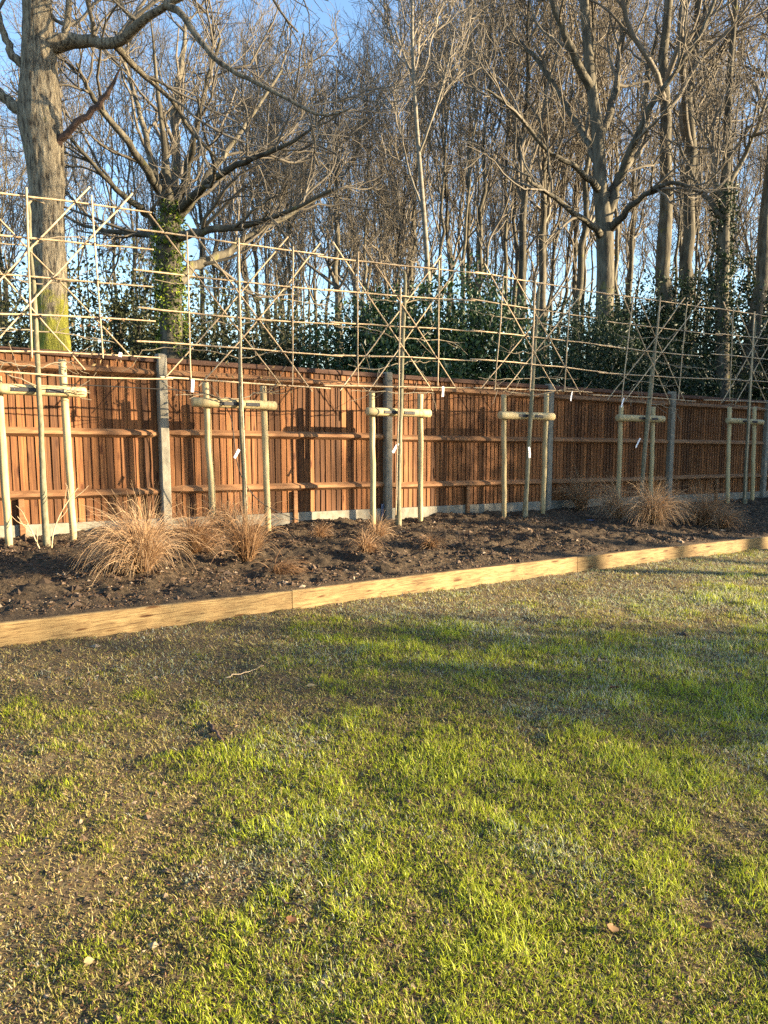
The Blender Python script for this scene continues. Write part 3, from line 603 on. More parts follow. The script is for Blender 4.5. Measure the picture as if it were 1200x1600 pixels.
for u, Y, vt, w, r, m, lab in [(905, 19.5, 470, 1.0, 0.3, 1, 'dark evergreen shrub beneath the crooked-limbed oak'), (835, 18.0, 500, 0.9, 1.9, 0, 'low dark evergreen shrub behind the fourth young tree'),
        (985, 21.0, 462, 1.0, 3.3, 0, 'dark evergreen shrub behind the fifth young tree'), (1062, 23.0, 440, 1.0, 4.6, 1, 'tall dark evergreen beside the thick bare trunk'),
        (1130, 24.0, 430, 1.1, 5.5, 0, 'dark evergreen around the foot of the ivy-wrapped trunk'), (1200, 26.0, 405, 1.2, 0.9, 1, 'tall dark evergreen at the right edge of the picture'),
        (1290, 28.0, 400, 1.2, 2.2, 0, 'dark evergreen continuing the hedge past the right edge')]:
    bush((B_dark, B_dark2)[m], 'evergreen_shrub', lab, u, Y, vt, w, r, (ND, ND2)[m], group='dark evergreen hedge behind the fence')
for u, Y, vt, w, r, lab in [(185, 17.0, 400, 1.0, 0.2, 'tall brown-green thicket between the big oak and the ivy-clad tree'), (130, 19.0, 430, 1.0, 1.5, 'lower thicket close to the right of the big oak'),
        (335, 18.0, 500, 1.0, 2.7, 'low thicket to the right of the ivy-clad trunk'), (420, 18.0, 470, 1.0, 3.9, 'dark thicket above the fence by the second young tree'),
        (500, 17.5, 478, 1.0, 5.0, 'thicket left of the laurel bush'), (10, 20.0, 500, 1.0, 0.8, 'sparse thicket left of the big oak')]:
    bush(B_thick, 'thicket', lab, u, Y, vt, w, r, NT, 'thicket', 'brushwood thickets behind the fence')

# unseen trees and evergreens added at the right to shade fence, bed and lawn
def plant_sd(model, name, label, s, d, h, rot, group, girth=1.0):
    p = FW(s, d, 0.0); r = thing(name, label, 'tree', p, group); hz = h/max(v.co.z for v in model[0].vertices[-9:])
    r.scale = (hz*girth, hz*girth, hz); r.rotation_euler = (0, 0, rot); link('trunk', model[0], r); link('crown', model[1], r)
SHADE_GROUP = 'unseen trees and shrubs added for shade at the right'
def bush_xy(model, label, x, y, h, nat, wide, rot, cat='shrub'):
    s_b, d_b = to_sd(x, y); r = thing('added_shade_shrub', label, cat, (x, y, float(gz(s_b))-0.1), SHADE_GROUP); k = h/nat; r.scale = (k*wide, k*wide, k); r.rotation_euler = (0, 0, rot)
    link('foliage', model[0], r); link('stem', model[1], r)
for x, y, h, w, r, m in [(18.0, 10.9, 8.4, 0.50, 0.2, 0), (21.5, 14.0, 8.6, 0.62, 1.4, 1), (25.0, 16.6, 9.4, 0.8, 2.6, 0), (28.5, 20.5, 10.5, 0.8, 3.7, 1)]:
    bush_xy((B_dark, B_dark2)[m], {0.2: 'smallest', 1.4: 'second smallest', 2.6: 'second tallest', 3.7: 'tallest'}[r] + ' unseen evergreen added to shade the fence and bed', x, y, h, (ND, ND2)[m], w, r)
bush_xy(B_thick, 'unseen open brushy shrub added to shade the lawn', 14.5, 3.0, 5.0, NT, 0.40, 0.3)  # brushy shrubs added unseen to lay broken shade bands across the lawn
bush_xy(B_thick, 'unseen loose thicket beside the open brushy shrub, added to shade the lawn', 16.5, 1.7, 5.0, NT, 0.34, 1.1)
for x, y, h, w, r, lab in [(15.5, 12.2, 7.6, 0.62, 0.9, 'unseen broad evergreen nearest the fence, added for shade'), (19.5, 13.6, 9.6, 0.72, 2.1, 'unseen tall broad evergreen behind the nearest one, added for shade'),
        (16.2, 9.9, 6.0, 0.42, 3.3, 'unseen small rounded evergreen added to shade the edging'), (23.0, 11.6, 9.0, 0.6, 4.2, 'unseen deep green evergreen farthest to the right, added for shade')]:
    bush_xy(B_dark, lab, x, y, h, ND, w, r)  # evergreens added unseen to deepen the shade on the right of the fence
for x, y, h, w, r, lab in [(12.5, 0.7, 2.6, 0.7, 2.0, 'unseen lower loose thicket added to shade the near lawn')]:
    bush_xy(B_thick, lab, x, y, h, NT, w, r)  # unseen thicket, its height set so the shade ends on the near lawn
for x, y, h, r, m, lab in [(21.0, 5.6, 17.5, 0.4, 4, 'unseen slim bare tree added for shadows on the fence'), (23.0, 7.6, 17.0, 2.0, 2, 'unseen stout bare tree added for shadows on the fence')]:
    plant_sd(models[m], 'added_shade_tree', lab, *to_sd(x, y), h, r, SHADE_GROUP, 1.1)  # bare trees added unseen for trunk shadows and dapple on the fence
for s, d, h, r, m in [(27.0, 19.5, 14, 0.4, 2), (31.5, 21, 15, 2.2, 0), (38, 24, 16, 3.0, 2)]:
    plant_sd(models[m], 'added_shade_tree', {14: 'shortest', 15: 'middle-sized', 16: 'tallest'}[h] + ' unseen bare tree added for dappled shade', s, d, h, r, SHADE_GROUP, 1.1)

# ------------------------------------------------------------------ the row: young trees, stake frames and bamboo trellises
DR = 0.75
ORD = ['first', 'second', 'third', 'fourth', 'fifth', 'sixth']
rows = [
 dict(trunk=[(73, 848), (68, 760), (65, 680), (58, 560), (52, 450), (46, 370), (44, 318)], tw=(10.5, 5), top=[(44, 318), (52, 312), (70, 318)],
      bar=((-6, 607), (133, 613)), bt=17, stakes=[((-4, 588), (15, 852)), ((97, 562), (115, 847))],
      hz=[((-105, 290), (237, 332)), ((-108, 357), (240, 390)), ((-100, 417), (238, 448)), ((-108, 487), (243, 502)), ((-105, 545), (250, 559)), ((-30, 578), (270, 592))],
      vt=[((143, 305), (161, 560)), ((-68, 290), (-52, 560)), ((41, 293), (50, 560))],
      dg=[((140, 292), (-78, 522)), ((207, 302), (-40, 572)), ((-60, 282), (205, 558)), ((-100, 310), (133, 578))], leaves=[(150, 508, 26), (160, 560, 22)]),
 dict(trunk=[(384, 822), (382, 740), (378, 640), (376, 560), (374, 480), (373, 400)], tw=(8, 4.5), top=[(373, 400), (372, 388), (368, 378)],
      bar=((301, 628), (430, 634)), bt=14.5, stakes=[((321, 598), (335, 830)), ((411, 604), (420, 834))],
      hz=[((213, 358), (505, 398)), ((208, 421), (528, 455)), ((215, 480), (530, 507)), ((213, 533), (535, 557)), ((250, 589), (516, 607))],
      vt=[((292, 362), (299, 606)), ((458, 385), (457, 602)), ((373, 372), (386, 805))],
      dg=[((292, 350), (488, 612)), ((232, 332), (443, 607)), ((450, 370), (258, 590)), ((500, 380), (310, 604))], leaves=[(350, 588, 18), (425, 602, 30), (410, 580, 16)]),
 dict(trunk=[(622, 824), (623, 740), (625, 650), (627, 560), (630, 480), (631, 440), (628, 424)], tw=(9, 4.5), top=[(628, 424), (621, 415), (611, 411)],
      bar=((574, 643), (671, 646)), bt=13, stakes=[((581, 612), (583, 838)), ((657, 616), (657, 824))],
      hz=[((495, 400), (758, 428)), ((506, 452), (742, 470)), ((515, 503), (748, 518)), ((520, 555), (745, 564)), ((506, 602), (735, 606))],
      vt=[((560, 393), (560, 602)), ((686, 407), (684, 603)), ((626, 450), (618, 805))],
      dg=[((566, 382), (714, 609)), ((520, 378), (676, 611)), ((689, 399), (531, 611)), ((726, 403), (576, 612))], leaves=[]),
 dict(trunk=[(820, 814), (824, 740), (829, 660), (832, 600), (836, 540), (840, 480), (842, 450)], tw=(8, 4), top=[(842, 450), (844, 444), (850, 440)],
      bar=((781, 649), (864, 651)), bt=12, stakes=[((787, 617), (788, 812)), ((854, 614), (848, 807))],
      hz=[((742, 425), (955, 461)), ((735, 467), (933, 497)), ((738, 516), (958, 541)), ((735, 561), (948, 582)), ((740, 606), (925, 613))],
      vt=[((787, 431), (773, 611)), ((893, 440), (882, 613)), ((837, 437), (828, 612))],
      dg=[((757, 412), (872, 616)), ((793, 412), (907, 617)), ((896, 430), (749, 610)), ((928, 436), (786, 613))], leaves=[]),
 dict(trunk=[(1001, 778), (1006, 720), (1012, 655), (1017, 600), (1024, 540), (1029, 490)], tw=(7, 3.5), top=[(1029, 490), (1032, 482), (1038, 477)],
      bar=((965, 653), (1036, 655)), bt=10.5, stakes=[((971, 634), (965, 792)), ((1021, 636), (1016, 789))],
      hz=[((930, 456), (1120, 483)), ((948, 502), (1128, 524)), ((935, 539), (1098, 557)), ((935, 582), (1112, 592)), ((925, 617), (1087, 627))],
      vt=[((990, 458), (971, 628)), ((1074, 472), (1060, 626)), ((1032, 463), (1004, 772))],
      dg=[((965, 445), (1047, 631)), ((991, 450), (1071, 629)), ((1070, 465), (949, 625)), ((1096, 469), (975, 628))], leaves=[]),
 dict(trunk=[(1164, 785), (1166, 720), (1170, 650), (1173, 590), (1177, 530), (1179, 500)], tw=(6, 3), top=[(1179, 500), (1180, 494), (1184, 490)],
      bar=((1137, 657), (1191, 660)), bt=8.5, stakes=[((1140, 636), (1137, 786)), ((1179, 637), (1176, 784))],
      hz=[((1110, 480), (1262, 503)), ((1118, 521), (1258, 538)), ((1112, 553), (1255, 570)), ((1100, 591), (1250, 600)), ((1100, 625), (1248, 633))],
      vt=[((1146, 483), (1140, 626)), ((1215, 495), (1203, 630)), ((1179, 487), (1164, 781))],
      dg=[((1130, 471), (1198, 631)), ((1151, 476), (1218, 633)), ((1206, 488), (1127, 630)), ((1228, 494), (1149, 631))], leaves=[])]
def FP(u, v, d): s, z = at_d(u, v, d); return FW(s, d, z)
for k, T in enumerate(rows):
    rg = np.random.default_rng(300+k); sb = at_d(T['trunk'][0][0], T['trunk'][0][1], DR)[0]; depth = FW(sb, DR, 0)[1]; pxm = depth/FPX
    soil = float(bed_z(sb, DR)); nxt = ORD[k]
    # the stake frame: two round stakes, a half-round crossbar and a rubber strap with screws
    root = thing('stake_frame', 'pale round-timber stake frame holding the %s young tree from the left' % nxt, 'tree stakes', FW(sb, DR-0.1, soil), 'stake frames along the row'); off = np.array(root.location)
    dst = DR-0.16; zs = []
    for (a, b) in T['stakes']:
        s0, z0 = at_d(a[0], a[1], dst); s1, z1 = at_d(b[0], b[1], dst); zb = float(bed_z(s1, dst)); f = (z0-zb)/(z0-z1)
        p0 = FW(s1, dst, zb-0.12); p1 = FW(s0, dst, z0); tt = np.linspace(0, 1, 9)[:, None]; P = p0*(1-tt)+p1*tt; P[1:-1] += rg.normal(0, 0.003, (7, 3))
        R = np.full(9, 0.036)*(1+rg.normal(0, 0.02, 9)); P = np.concatenate([P, P[-1:]+[[0, 0, 0.006]]]); R = np.append(R, 0.028); R[0] = 0.030
        v, q, t = tubes(P-off, R, 14, True); link('stake', build_mesh('stake', v, q, t, M['stake'], True), root)
    dbr = dst+0.062
    (ua, va), (ub, vb) = T['bar']; sa, za = at_d(ua, va, dbr); sB, zB = at_d(ub, vb, dbr); tt = np.linspace(0, 1, 9)
    P = FW(sa+(sB-sa)*tt, dbr, za+(zB-za)*tt); P = np.concatenate([P[:1], P, P[-1:]]); dirb = norm(P[-2]-P[1]); P[0] -= dirb*0.006; P[-1] += dirb*0.006
    R = np.full(11, 0.5*T['bt']*pxm)*(1+rg.normal(0, 0.012, 11)); R[0] *= 0.84; R[-1] *= 0.84; br = R[5]
    v, q, t = tubes(P-off, R, 16, True); link('crossbar', build_mesh('crossbar', v, q, t, M['stake'], True), root)
    sc_, zc_ = at_d((T['trunk'][2][0]), (va+vb)/2, dbr); zc_ = za + (zB-za)*(sc_-sa)/(sB-sa)
    for (x0, x1) in ((-0.27, -0.045), (0.03, 0.19)):
        b = fbox(sc_+x0, sc_+x1, dbr+br*0.86, dbr+br+0.006, zc_-0.018, zc_+0.018); stp = link('strap', bevel_box(build_mesh('strap', b[0]-off, b[1], None, M['tie']), 0.002), root)
        for xx in (x0+0.03, x1-0.03):
            v, q, t = tubes(np.stack([FW(sc_+xx, dbr+br, zc_), FW(sc_+xx, dbr+br+0.011, zc_)])-off, np.array([0.004, 0.0035]), 8, True); link('screw', build_mesh('screw', v, q, t, M['metal']), stp)
    # the young tree
    root = thing('young_tree', 'slender bare young tree, %s in the trained row from the left' % nxt, 'tree', FW(sb, DR, soil), 'young trees trained along the fence'); off = np.array(root.location)
    pts = [FP(u, v, DR) for (u, v) in T['trunk']]; pts[0] = FW(sb, DR, soil-0.1); P = spline(pts, 26); tt = np.linspace(0, 1, 26)
    P[2:-1] += np.cumsum(rg.normal(0, 0.005, (23, 3)), 0)*0.5; R = 0.5*pxm*(T['tw'][0]*(1-tt)+T['tw'][1]*tt); R[:2] *= 1.18; R *= 1+rg.normal(0, 0.045, 26)
    v, q, t = tubes(P-off, R, 12, True); link('trunk', build_mesh('trunk', v, q, t, M['youngbark'], True), root)
    mb = MB(); tp_ = spline([FP(u, v, DR) for (u, v) in T['top']], 8); v, q, t = tubes(tp_-off, np.linspace(R[-1], 0.006, 8), 7); mb.add(v, q)
    # trained side shoots, one or two to a tier
    sh = []; hw = (at_d(*T['hz'][1][1], DR)[0]-at_d(*T['hz'][1][0], DR)[0])/2
    for (a, b) in T['hz'][1:]:
        f0 = np.clip((T['trunk'][2][0]-a[0])/(b[0]-a[0]), 0, 1); zt = at_d(a[0]+(b[0]-a[0])*f0, a[1]+(b[1]-a[1])*f0, DR)[1]
        for sgn in (-1, 1):
            ln = hw*rg.uniform(0.35, 0.95); i0 = int(np.argmin(np.abs(P[:, 2]-gz(sb)-zt+0.12))); st = P[i0]; sS, dS = to_sd(st[0], st[1]); n = 10; x = np.linspace(0, 1, n)
            zz = st[2]-gz(sS) + 0.10*np.sin(x*2.2)*rg.uniform(-0.6, 1.3) + np.cumsum(rg.normal(0, 0.012, n)); L_ = FW(sS+sgn*ln*x, dS+0.015+np.cumsum(rg.normal(0, 0.006, n)), zz); L_[0] = st; sh.append(L_)
    sh = np.array(sh); shR = np.broadcast_to(np.linspace(0.0075, 0.0035, 10), sh.shape[:2]); v, q, t = tubes(sh-off, shR, 5); mb.add(v, q)
    tg, tgR = grow(sh, shR, 4, 0.2, 1.0, 0.38, 0.3, 0.8, 6, 0.05, 0.16, 0.004, 0.0022, rg, 0.8); v, q, t = tubes(tg-off, tgR, 4); mb.add(v, q)
    link('branches', mb.mesh('branches', M['twig'], True), root)
    for (u, v_, n) in T['leaves']:
        c = FP(u, v_, DR+0.02); C = c + rg.normal(0, 1, (n, 3))*np.array([0.09, 0.05, 0.05]) - off
        v, t, a = leaf_cloud(C, rg, 0.05, rg.uniform(0.2, 0.9, n), droop=1.0); link('dead_leaves', MB().add(v, None, t, a).mesh('dead_leaves', M['deadleaf'], attr='tint'), root, label='withered brown leaves still hanging on the twigs')
    # the bamboo trellis
    root = thing('bamboo_trellis', 'bamboo cane trellis tied to the %s young tree from the left' % nxt, 'trellis', FW(sb, DR+0.05, soil), 'bamboo trellises along the row'); off = np.array(root.location)
    def cane(a, b, d, r, nodes=True):
        p0, p1 = FP(*a, d), FP(*b, d); ln = np.linalg.norm(p1-p0); n = max(6, int(ln/0.22)); tt = np.linspace(0, 1, n)[:, None]; P = p0*(1-tt)+p1*tt
        bow = np.sin(tt*np.pi)*rg.normal(0, 0.010, 3); P = P + bow; P[1:-1] += rg.normal(0, 0.0025, (n-2, 3))
        # swollen nodes
        PP = []; RR = []
        for i in range(n):
            PP.append(P[i]); RR.append(r*(1.18 if 0 < i < n-1 else 1.0)*(1-0.25*i/n))
            if i < n-1:
                for w in (0.06, 0.94): PP.append(P[i]*(1-w)+P[i+1]*w); RR.append(r*(1-0.25*(i+w)/n))
        v, q, t = tubes(np.array(PP)-off, np.array(RR), 7, True); return link('cane', build_mesh('cane', v, q, t, M['bamboo'], True), root), p0, p1
    dh, dv_, dg = DR+0.060, DR+0.079, DR+0.043; hl = []; crosses = []
    for (a, b) in T['hz']: hl.append(cane(a, b, dh, 0.0098)[1:])
    vl = [cane(a, b, dv_ if i < 2 else dv_+0.012, 0.0088 if i < 2 else 0.011)[1:] for i, (a, b) in enumerate(T['vt'])]
    gl = [cane(a, b, dg if i < 2 else dg-0.02, 0.0088)[1:] for i, (a, b) in enumerate(T['dg'])]
    def sz(p): s, d = to_sd(p[0], p[1]); return np.array([s, p[2]-gz(s)])
    tie = MB()
    for h in hl:
        for o in vl+gl:
            p, r_ = sz(h[0]), sz(h[1])-sz(h[0]); q_, s_ = sz(o[0]), sz(o[1])-sz(o[0]); den = r_[0]*s_[1]-r_[1]*s_[0]
            if abs(den) < 1e-6: continue
            w = q_-p; t_ = (w[0]*s_[1]-w[1]*s_[0])/den; u_ = (w[0]*r_[1]-w[1]*r_[0])/den
            if 0 < t_ < 1 and 0 < u_ < 1: crosses.append(p+r_*t_)
    for c in crosses:
        a = np.arange(9)/8*2*np.pi; L_ = FW(c[0]+np.cos(a)*0.014, dh+np.sin(a)*0.024, c[1]+np.sin(a+0.6)*0.012); v, q, t = tubes(L_-off, np.full(9, 0.0035), 4); tie.add(v, q)
    link('tie', tie.mesh('tie', M['tie']), root, kind='stuff')

# ------------------------------------------------------------------ paper tags, hose, small finds
def tag(u, v, L_, W, tilt, label, d=DR+0.10):
    s, z = at_d(u, v, d); c = FW(s, d, z); n = 6; P = []; curl = rng.uniform(-0.4, 0.4)
    for i in range(n):
        f = i/(n-1)-0.5; x = math.sin(tilt)*f*L_; zz = math.cos(tilt)*f*L_; y = curl*(f*f-0.25)*L_*0.5
        for w in (-0.5, 0.5): P.append((x + math.cos(tilt)*w*W, y, zz - math.sin(tilt)*w*W))
    P = np.array(P); V = np.stack([P[:, 0]*DV[0]-P[:, 1]*NV[0], P[:, 0]*DV[1]-P[:, 1]*NV[1], P[:, 2]], -1); V2 = V + np.array([-NV[0], -NV[1], 0])*0.0012
    m = 2*n; Q = []
    for i in range(n-1): Q += [(2*i, 2*i+1, 2*i+3, 2*i+2), (m+2*i, m+2*i+2, m+2*i+3, m+2*i+1), (2*i, 2*i+2, m+2*i+2, m+2*i), (2*i+1, m+2*i+1, m+2*i+3, 2*i+3)]
    Q += [(0, m, m+1, 1), (2*n-2, 2*n-1, m+2*n-1, m+2*n-2)]
    o = link('plant_tag', build_mesh('plant_tag', np.concatenate([V, V2]), Q, None, M['tag'])); o.location = tuple(float(x) for x in c)
    o['label'] = label; o['category'] = 'plant tag'; o['group'] = 'white plant tags'
tag(301, 603, 0.125, 0.030, 0.08, 'white tag hanging by the left stake of the second young tree')
tag(370, 709, 0.105, 0.030, 0.55, 'white tag tilted on the trunk of the second young tree')
tag(618, 700, 0.135, 0.032, 0.62, 'white tag tilted on the trunk of the third young tree')
tag(692, 612, 0.125, 0.030, 0.04, 'white tag hanging upright right of the third young tree')
tag(827, 707, 0.15, 0.036, -0.1, 'white tag on the trunk of the fourth young tree')
tag(893, 619, 0.135, 0.026, 0.2, 'curled white tag hanging right of the fourth young tree')
tag(973, 629, 0.15, 0.028, 0.35, 'white tag at the top of the left stake of the fifth young tree')
tag(997, 692, 0.17, 0.030, 0.6, 'pale tag tilted on the trunk of the fifth young tree')
tag(188, 554, 0.04, 0.03, 0.2, 'tiny white tag on the bottom cane of the first trellis')
hp = [(105, 601, DR-0.05), (160, 603, DR-0.02), (230, 607, DR), (300, 611, DR), (326, 617, DR-0.02), (345, 627, DR-0.03), (360, 650, DR-0.12), (366, 690, DR-0.12), (370, 720, DR-0.1), (380, 750, DR-0.1), (400, 778, DR-0.1), (430, 798, DR-0.15), (470, 814, DR-0.2)]
P = spline([FP(*h) for h in hp], 70); v, q, t = tubes(P-P[0], np.full(70, 0.0055), 6, True)
o = link('irrigation_hose', build_mesh('irrigation_hose', v, q, t, M['hose'], True)); o.location = tuple(P[0]); o['label'] = 'thin black hose strung from the first stakes and down beside the second young tree'; o['category'] = 'hose'
s_, z_ = at_d(598, 797, 0.03); b = fbox(s_-0.022, s_+0.022, 0.022, 0.030, z_-0.085, z_+0.085); c = FW(s_, 0.03, z_-0.085)
o = link('label_plate', bevel_box(build_mesh('label_plate', b[0]-c, b[1], None, M['blueplate']), 0.002)); o.location = tuple(c); o['label'] = 'small dull blue plate on the gravel board beside the second concrete post'; o['category'] = 'plate'
# a scrap of dark plastic sheet by the bronze grass
sp, dp = at_z(918, 809, 0.24); g = np.random.default_rng(5); a, b_ = np.meshgrid(np.linspace(-1, 1, 9), np.linspace(-1, 1, 7), indexing='ij')
zz = 0.05*fbm(a*2+4, b_*2, 1.2, 3, 8)-0.012; V = np.stack([a*0.11+0.02*b_, b_*0.06+g.normal(0, 0.006, a.shape), zz], -1).reshape(-1, 3); i = (np.arange(8)[:, None]*7+np.arange(6)[None]).ravel()
V = np.concatenate([V, V-[0, 0, 0.003]]); qq = np.stack([i, i+7, i+8, i+1], -1); qq = np.concatenate([qq, (qq+63)[:, ::-1]])
o = link('plastic_scrap', build_mesh('plastic_scrap', V, qq, None, M['blueplate'], True)); o.location = tuple(FW(sp, dp, float(bed_z(sp, dp))+0.015)); o['label'] = 'crumpled scrap of dark plastic at the foot of the upright bronze grass'; o['category'] = 'plastic scrap'

# ------------------------------------------------------------------ ornamental grasses
def sedge(u, v, h, n, spread, label, seed, lean=(0, 0), tint=(0.25, 0.95), stiff=0.5, w=0.0030, zl=0.2):
    rg = np.random.default_rng(seed); s, d = at_z(u, v, zl); zb = float(bed_z(s, d)); base = FW(s, d, zb)
    a = rg.uniform(0, 2*np.pi, n); r0 = h*0.12*np.sqrt(rg.random(n)); b = np.stack([np.cos(a)*r0, np.sin(a)*r0, np.full(n, -0.02)], -1)
    out = np.abs(rg.normal(0.16, 0.20, n))*spread; dirv = norm(np.stack([np.cos(a)*out+lean[0], np.sin(a)*out+lean[1], np.ones(n)], -1)+rg.normal(0, 0.08, (n, 3))); L = h*rg.uniform(0.35, 1.35, n)*1.3; K = 8
    P = np.empty((n, K, 3)); P[:, 0] = b; dd = dirv; g = rg.uniform(0.10, 0.95, n)[:, None]*(1.35-stiff)
    for k in range(1, K):
        P[:, k] = P[:, k-1]+dd*(L/(K-1))[:, None]; dd = norm(dd + np.array([0, 0, -1.0])*g*(k/K)*1.6 + np.concatenate([dirv[:, :2], np.zeros((n, 1))], 1)*0.30 + rg.normal(0, 0.05, (n, 3)))
    P[:, :, 2] = np.maximum(P[:, :, 2], 0.012+0.02*rg.random((n, 1)))
    side = norm(np.cross(norm(np.gradient(P, axis=1)), rg.normal(size=(n, 1, 3)))); tt = np.linspace(0, 1, K); wd = (w*rg.uniform(0.6, 1.2, (n, 1))*(1-0.8*tt))[..., None]
    V = np.stack([P-side*wd, P+side*wd], 2).reshape(-1, 3); o = (np.arange(n)[:, None]*K+np.arange(K-1)[None]).ravel()*2; Q = np.stack([o, o+1, o+3, o+2], -1)
    ti = np.clip(rg.uniform(*tint, n)[:, None] + 0.25*(tt-0.5)[None], 0, 1); ti = np.repeat(ti.ravel(), 2)
    ob = link('ornamental_grass', build_mesh('ornamental_grass', V, Q, None, M['sedge'], False, {'tint': ti})); ob.location = tuple(float(x) for x in base)
    ob['label'] = label; ob['category'] = 'grass clump'; ob['group'] = 'clumps of dried ornamental grass'
sedge(222, 890, 0.47, 1700, 1.05, 'largest tawny arching grass clump, in front of the first concrete post', 41, (-0.05, -0.05), (0.4, 1.0))
sedge(300, 862, 0.36, 800, 1.2, 'tawny grass clump just right of the largest one', 42, (0.1, 0), (0.1, 0.7))
sedge(386, 876, 0.42, 650, 0.7, 'upright tawny grass clump at the foot of the second young tree', 43, (0, 0), (0.1, 0.8), 0.7)
sedge(352, 842, 0.36, 420, 1.2, 'pale grass clump behind the upright one by the second young tree', 44, (0, 0), (0.3, 1.0))
sedge(430, 888, 0.24, 320, 2.4, 'flattened grass tuft lying right of the upright tawny clump', 45, (0.7, 0), (0.0, 0.6), 0.1)
sedge(500, 842, 0.16, 300, 1.5, 'small dark grass tuft between the second and third young trees', 46, (0, 0), (0.1, 0.7))
sedge(571, 862, 0.19, 380, 1.6, 'small brown grass tuft in front of the left stake of the third young tree', 47, (0, 0), (0.1, 0.8))
sedge(590, 842, 0.21, 360, 1.4, 'small greyish grass tuft right beside the third left stake', 48, (0, 0), (0.3, 0.9))
sedge(672, 855, 0.17, 360, 1.6, 'small brown grass tuft in front of the right stake of the third young tree', 49, (0, 0), (0.1, 0.8))
sedge(908, 800, 0.48, 650, 0.8, 'upright orange-brown grass clump right of the third concrete post', 50, (-0.08, 0), (0.25, 0.85), 0.6)
sedge(1018, 820, 0.46, 1500, 1.2, 'large fountain of tawny grass in front of the fifth young tree', 51, (0.0, -0.05), (0.45, 1.0))
sedge(968, 812, 0.44, 700, 1.2, 'greyish grass clump on the left flank of the large fountain', 52, (-0.15, 0), (0.5, 1.0))
sedge(1098, 818, 0.46, 900, 1.3, 'dark brown grass clump right of the large fountain of grass', 53, (0, 0), (0.2, 0.8))
sedge(1128, 822, 0.30, 400, 1.3, 'low grass tuft right of the dark brown clump', 54, (0.1, 0), (0.2, 0.8))
# two dry woody weeds by the first young tree
for (pl, lab) in (([(80, 862), (84, 830), (96, 800), (112, 775), (122, 762)], 'dry bent stem forking up beside the first young tree'), ([(64, 862), (56, 845), (48, 826), (42, 818)], 'short pale dead stalk at the foot of the first young tree')):
    s, d = at_z(pl[0][0], pl[0][1], 0.22); P = spline([FP(u, v, d) for u, v in pl], 16); P[0, 2] -= 0.03; rg = np.random.default_rng(len(pl)); R = np.linspace(0.007, 0.003, 16)
    mb = MB(); v, q, t = tubes(P-P[0], R, 6); mb.add(v, q); X, XR = grow((P-P[0])[None], R[None], 4, 0.2, 0.8, 0.28, 0.2, 0.6, 7, 0.1, 0.12, 0.005, 0.002, rg); v, q, t = tubes(X, XR, 5); mb.add(v, q)
    o = link('dry_stem', mb.mesh('dry_stem', M['bamboo'], True)); o.location = tuple(P[0]); o['label'] = lab; o['category'] = 'dead plant'

# ------------------------------------------------------------------ soil crumbs, mulch, lawn grass, litter
def crumbs(name, label, n, sfun, zf, size, tint, seed, flat=0.6):
    rg = np.random.default_rng(seed); s, d = sfun(rg, n); n = len(s); z = zf(s, d); c = FW(s, d, z)
    base = norm(np.array([(1, 1, 1), (-1, -1, 1), (-1, 1, -1), (1, -1, -1), (0, 0, 1.3), (0, 0, -1.2)], float))
    oct_ = np.array([(1, 0, 0), (-1, 0, 0), (0, 1, 0), (0, -1, 0), (0, 0, 1), (0, 0, -1)], float); F = np.array([(0, 2, 4), (2, 1, 4), (1, 3, 4), (3, 0, 4), (2, 0, 5), (1, 2, 5), (3, 1, 5), (0, 3, 5)])
    sz = size*rg.lognormal(0, 0.5, n); sc = sz[:, None, None]*rg.uniform(0.6, 1.4, (n, 1, 3))*np.array([1, 1, flat]); a = rg.uniform(0, 6.28, n); ca, sa = np.cos(a)[:, None], np.sin(a)[:, None]
    v = oct_[None]*sc*(1+rg.normal(0, 0.25, (n, 6, 1))); v = np.stack([v[..., 0]*ca-v[..., 1]*sa, v[..., 0]*sa+v[..., 1]*ca, v[..., 2]], -1) + c[:, None]
    tr = (np.arange(n)[:, None, None]*6+F[None]).reshape(-1, 3); tn = np.repeat(np.clip(rg.normal(*tint, n), 0, 1), 6)
    o = link(name, build_mesh(name, v.reshape(-1, 3), None, tr, M['soilbit'], False, {'tint': tn}), kind='stuff'); o['label'] = label; return o
def in_bed(rg, n):
    u = rg.uniform(-0.5, 14, n*2); f = rg.random(n*2); keep = fbm(u, f*3, 2.2, 3, 61) > rg.uniform(0.25, 0.65, n*2); return u[keep], (0.05+f*0.96*(edge_d(u)-0.1))[keep]
crumbs('soil_clods', 'dark loose clods and crumbs of soil in the bed', 24000, in_bed, lambda s, d: bed_z(s, d)+0.002, 0.008, (0.50, 0.27), 71)
crumbs('soil_lumps', 'larger broken lumps of earth lying about the bed', 3000, in_bed, lambda s, d: bed_z(s, d)+0.002, 0.013, (0.45, 0.25), 73, 0.7)
def on_lawn(rg, n):
    Y = rg.uniform(1.6, 9, n*2); X = rg.uniform(-0.62, 0.62, n*2)*(Y+0.6); s, d = to_sd(X, Y); k = (d > edge_d(s)+0.01); return s[k], d[k]
crumbs('lawn_crumbs', 'crumbs of earth among the thin grass of the lawn', 26000, on_lawn, lambda s, d: lawn_z(s, d)+0.001, 0.0042, (0.66, 0.26), 72)
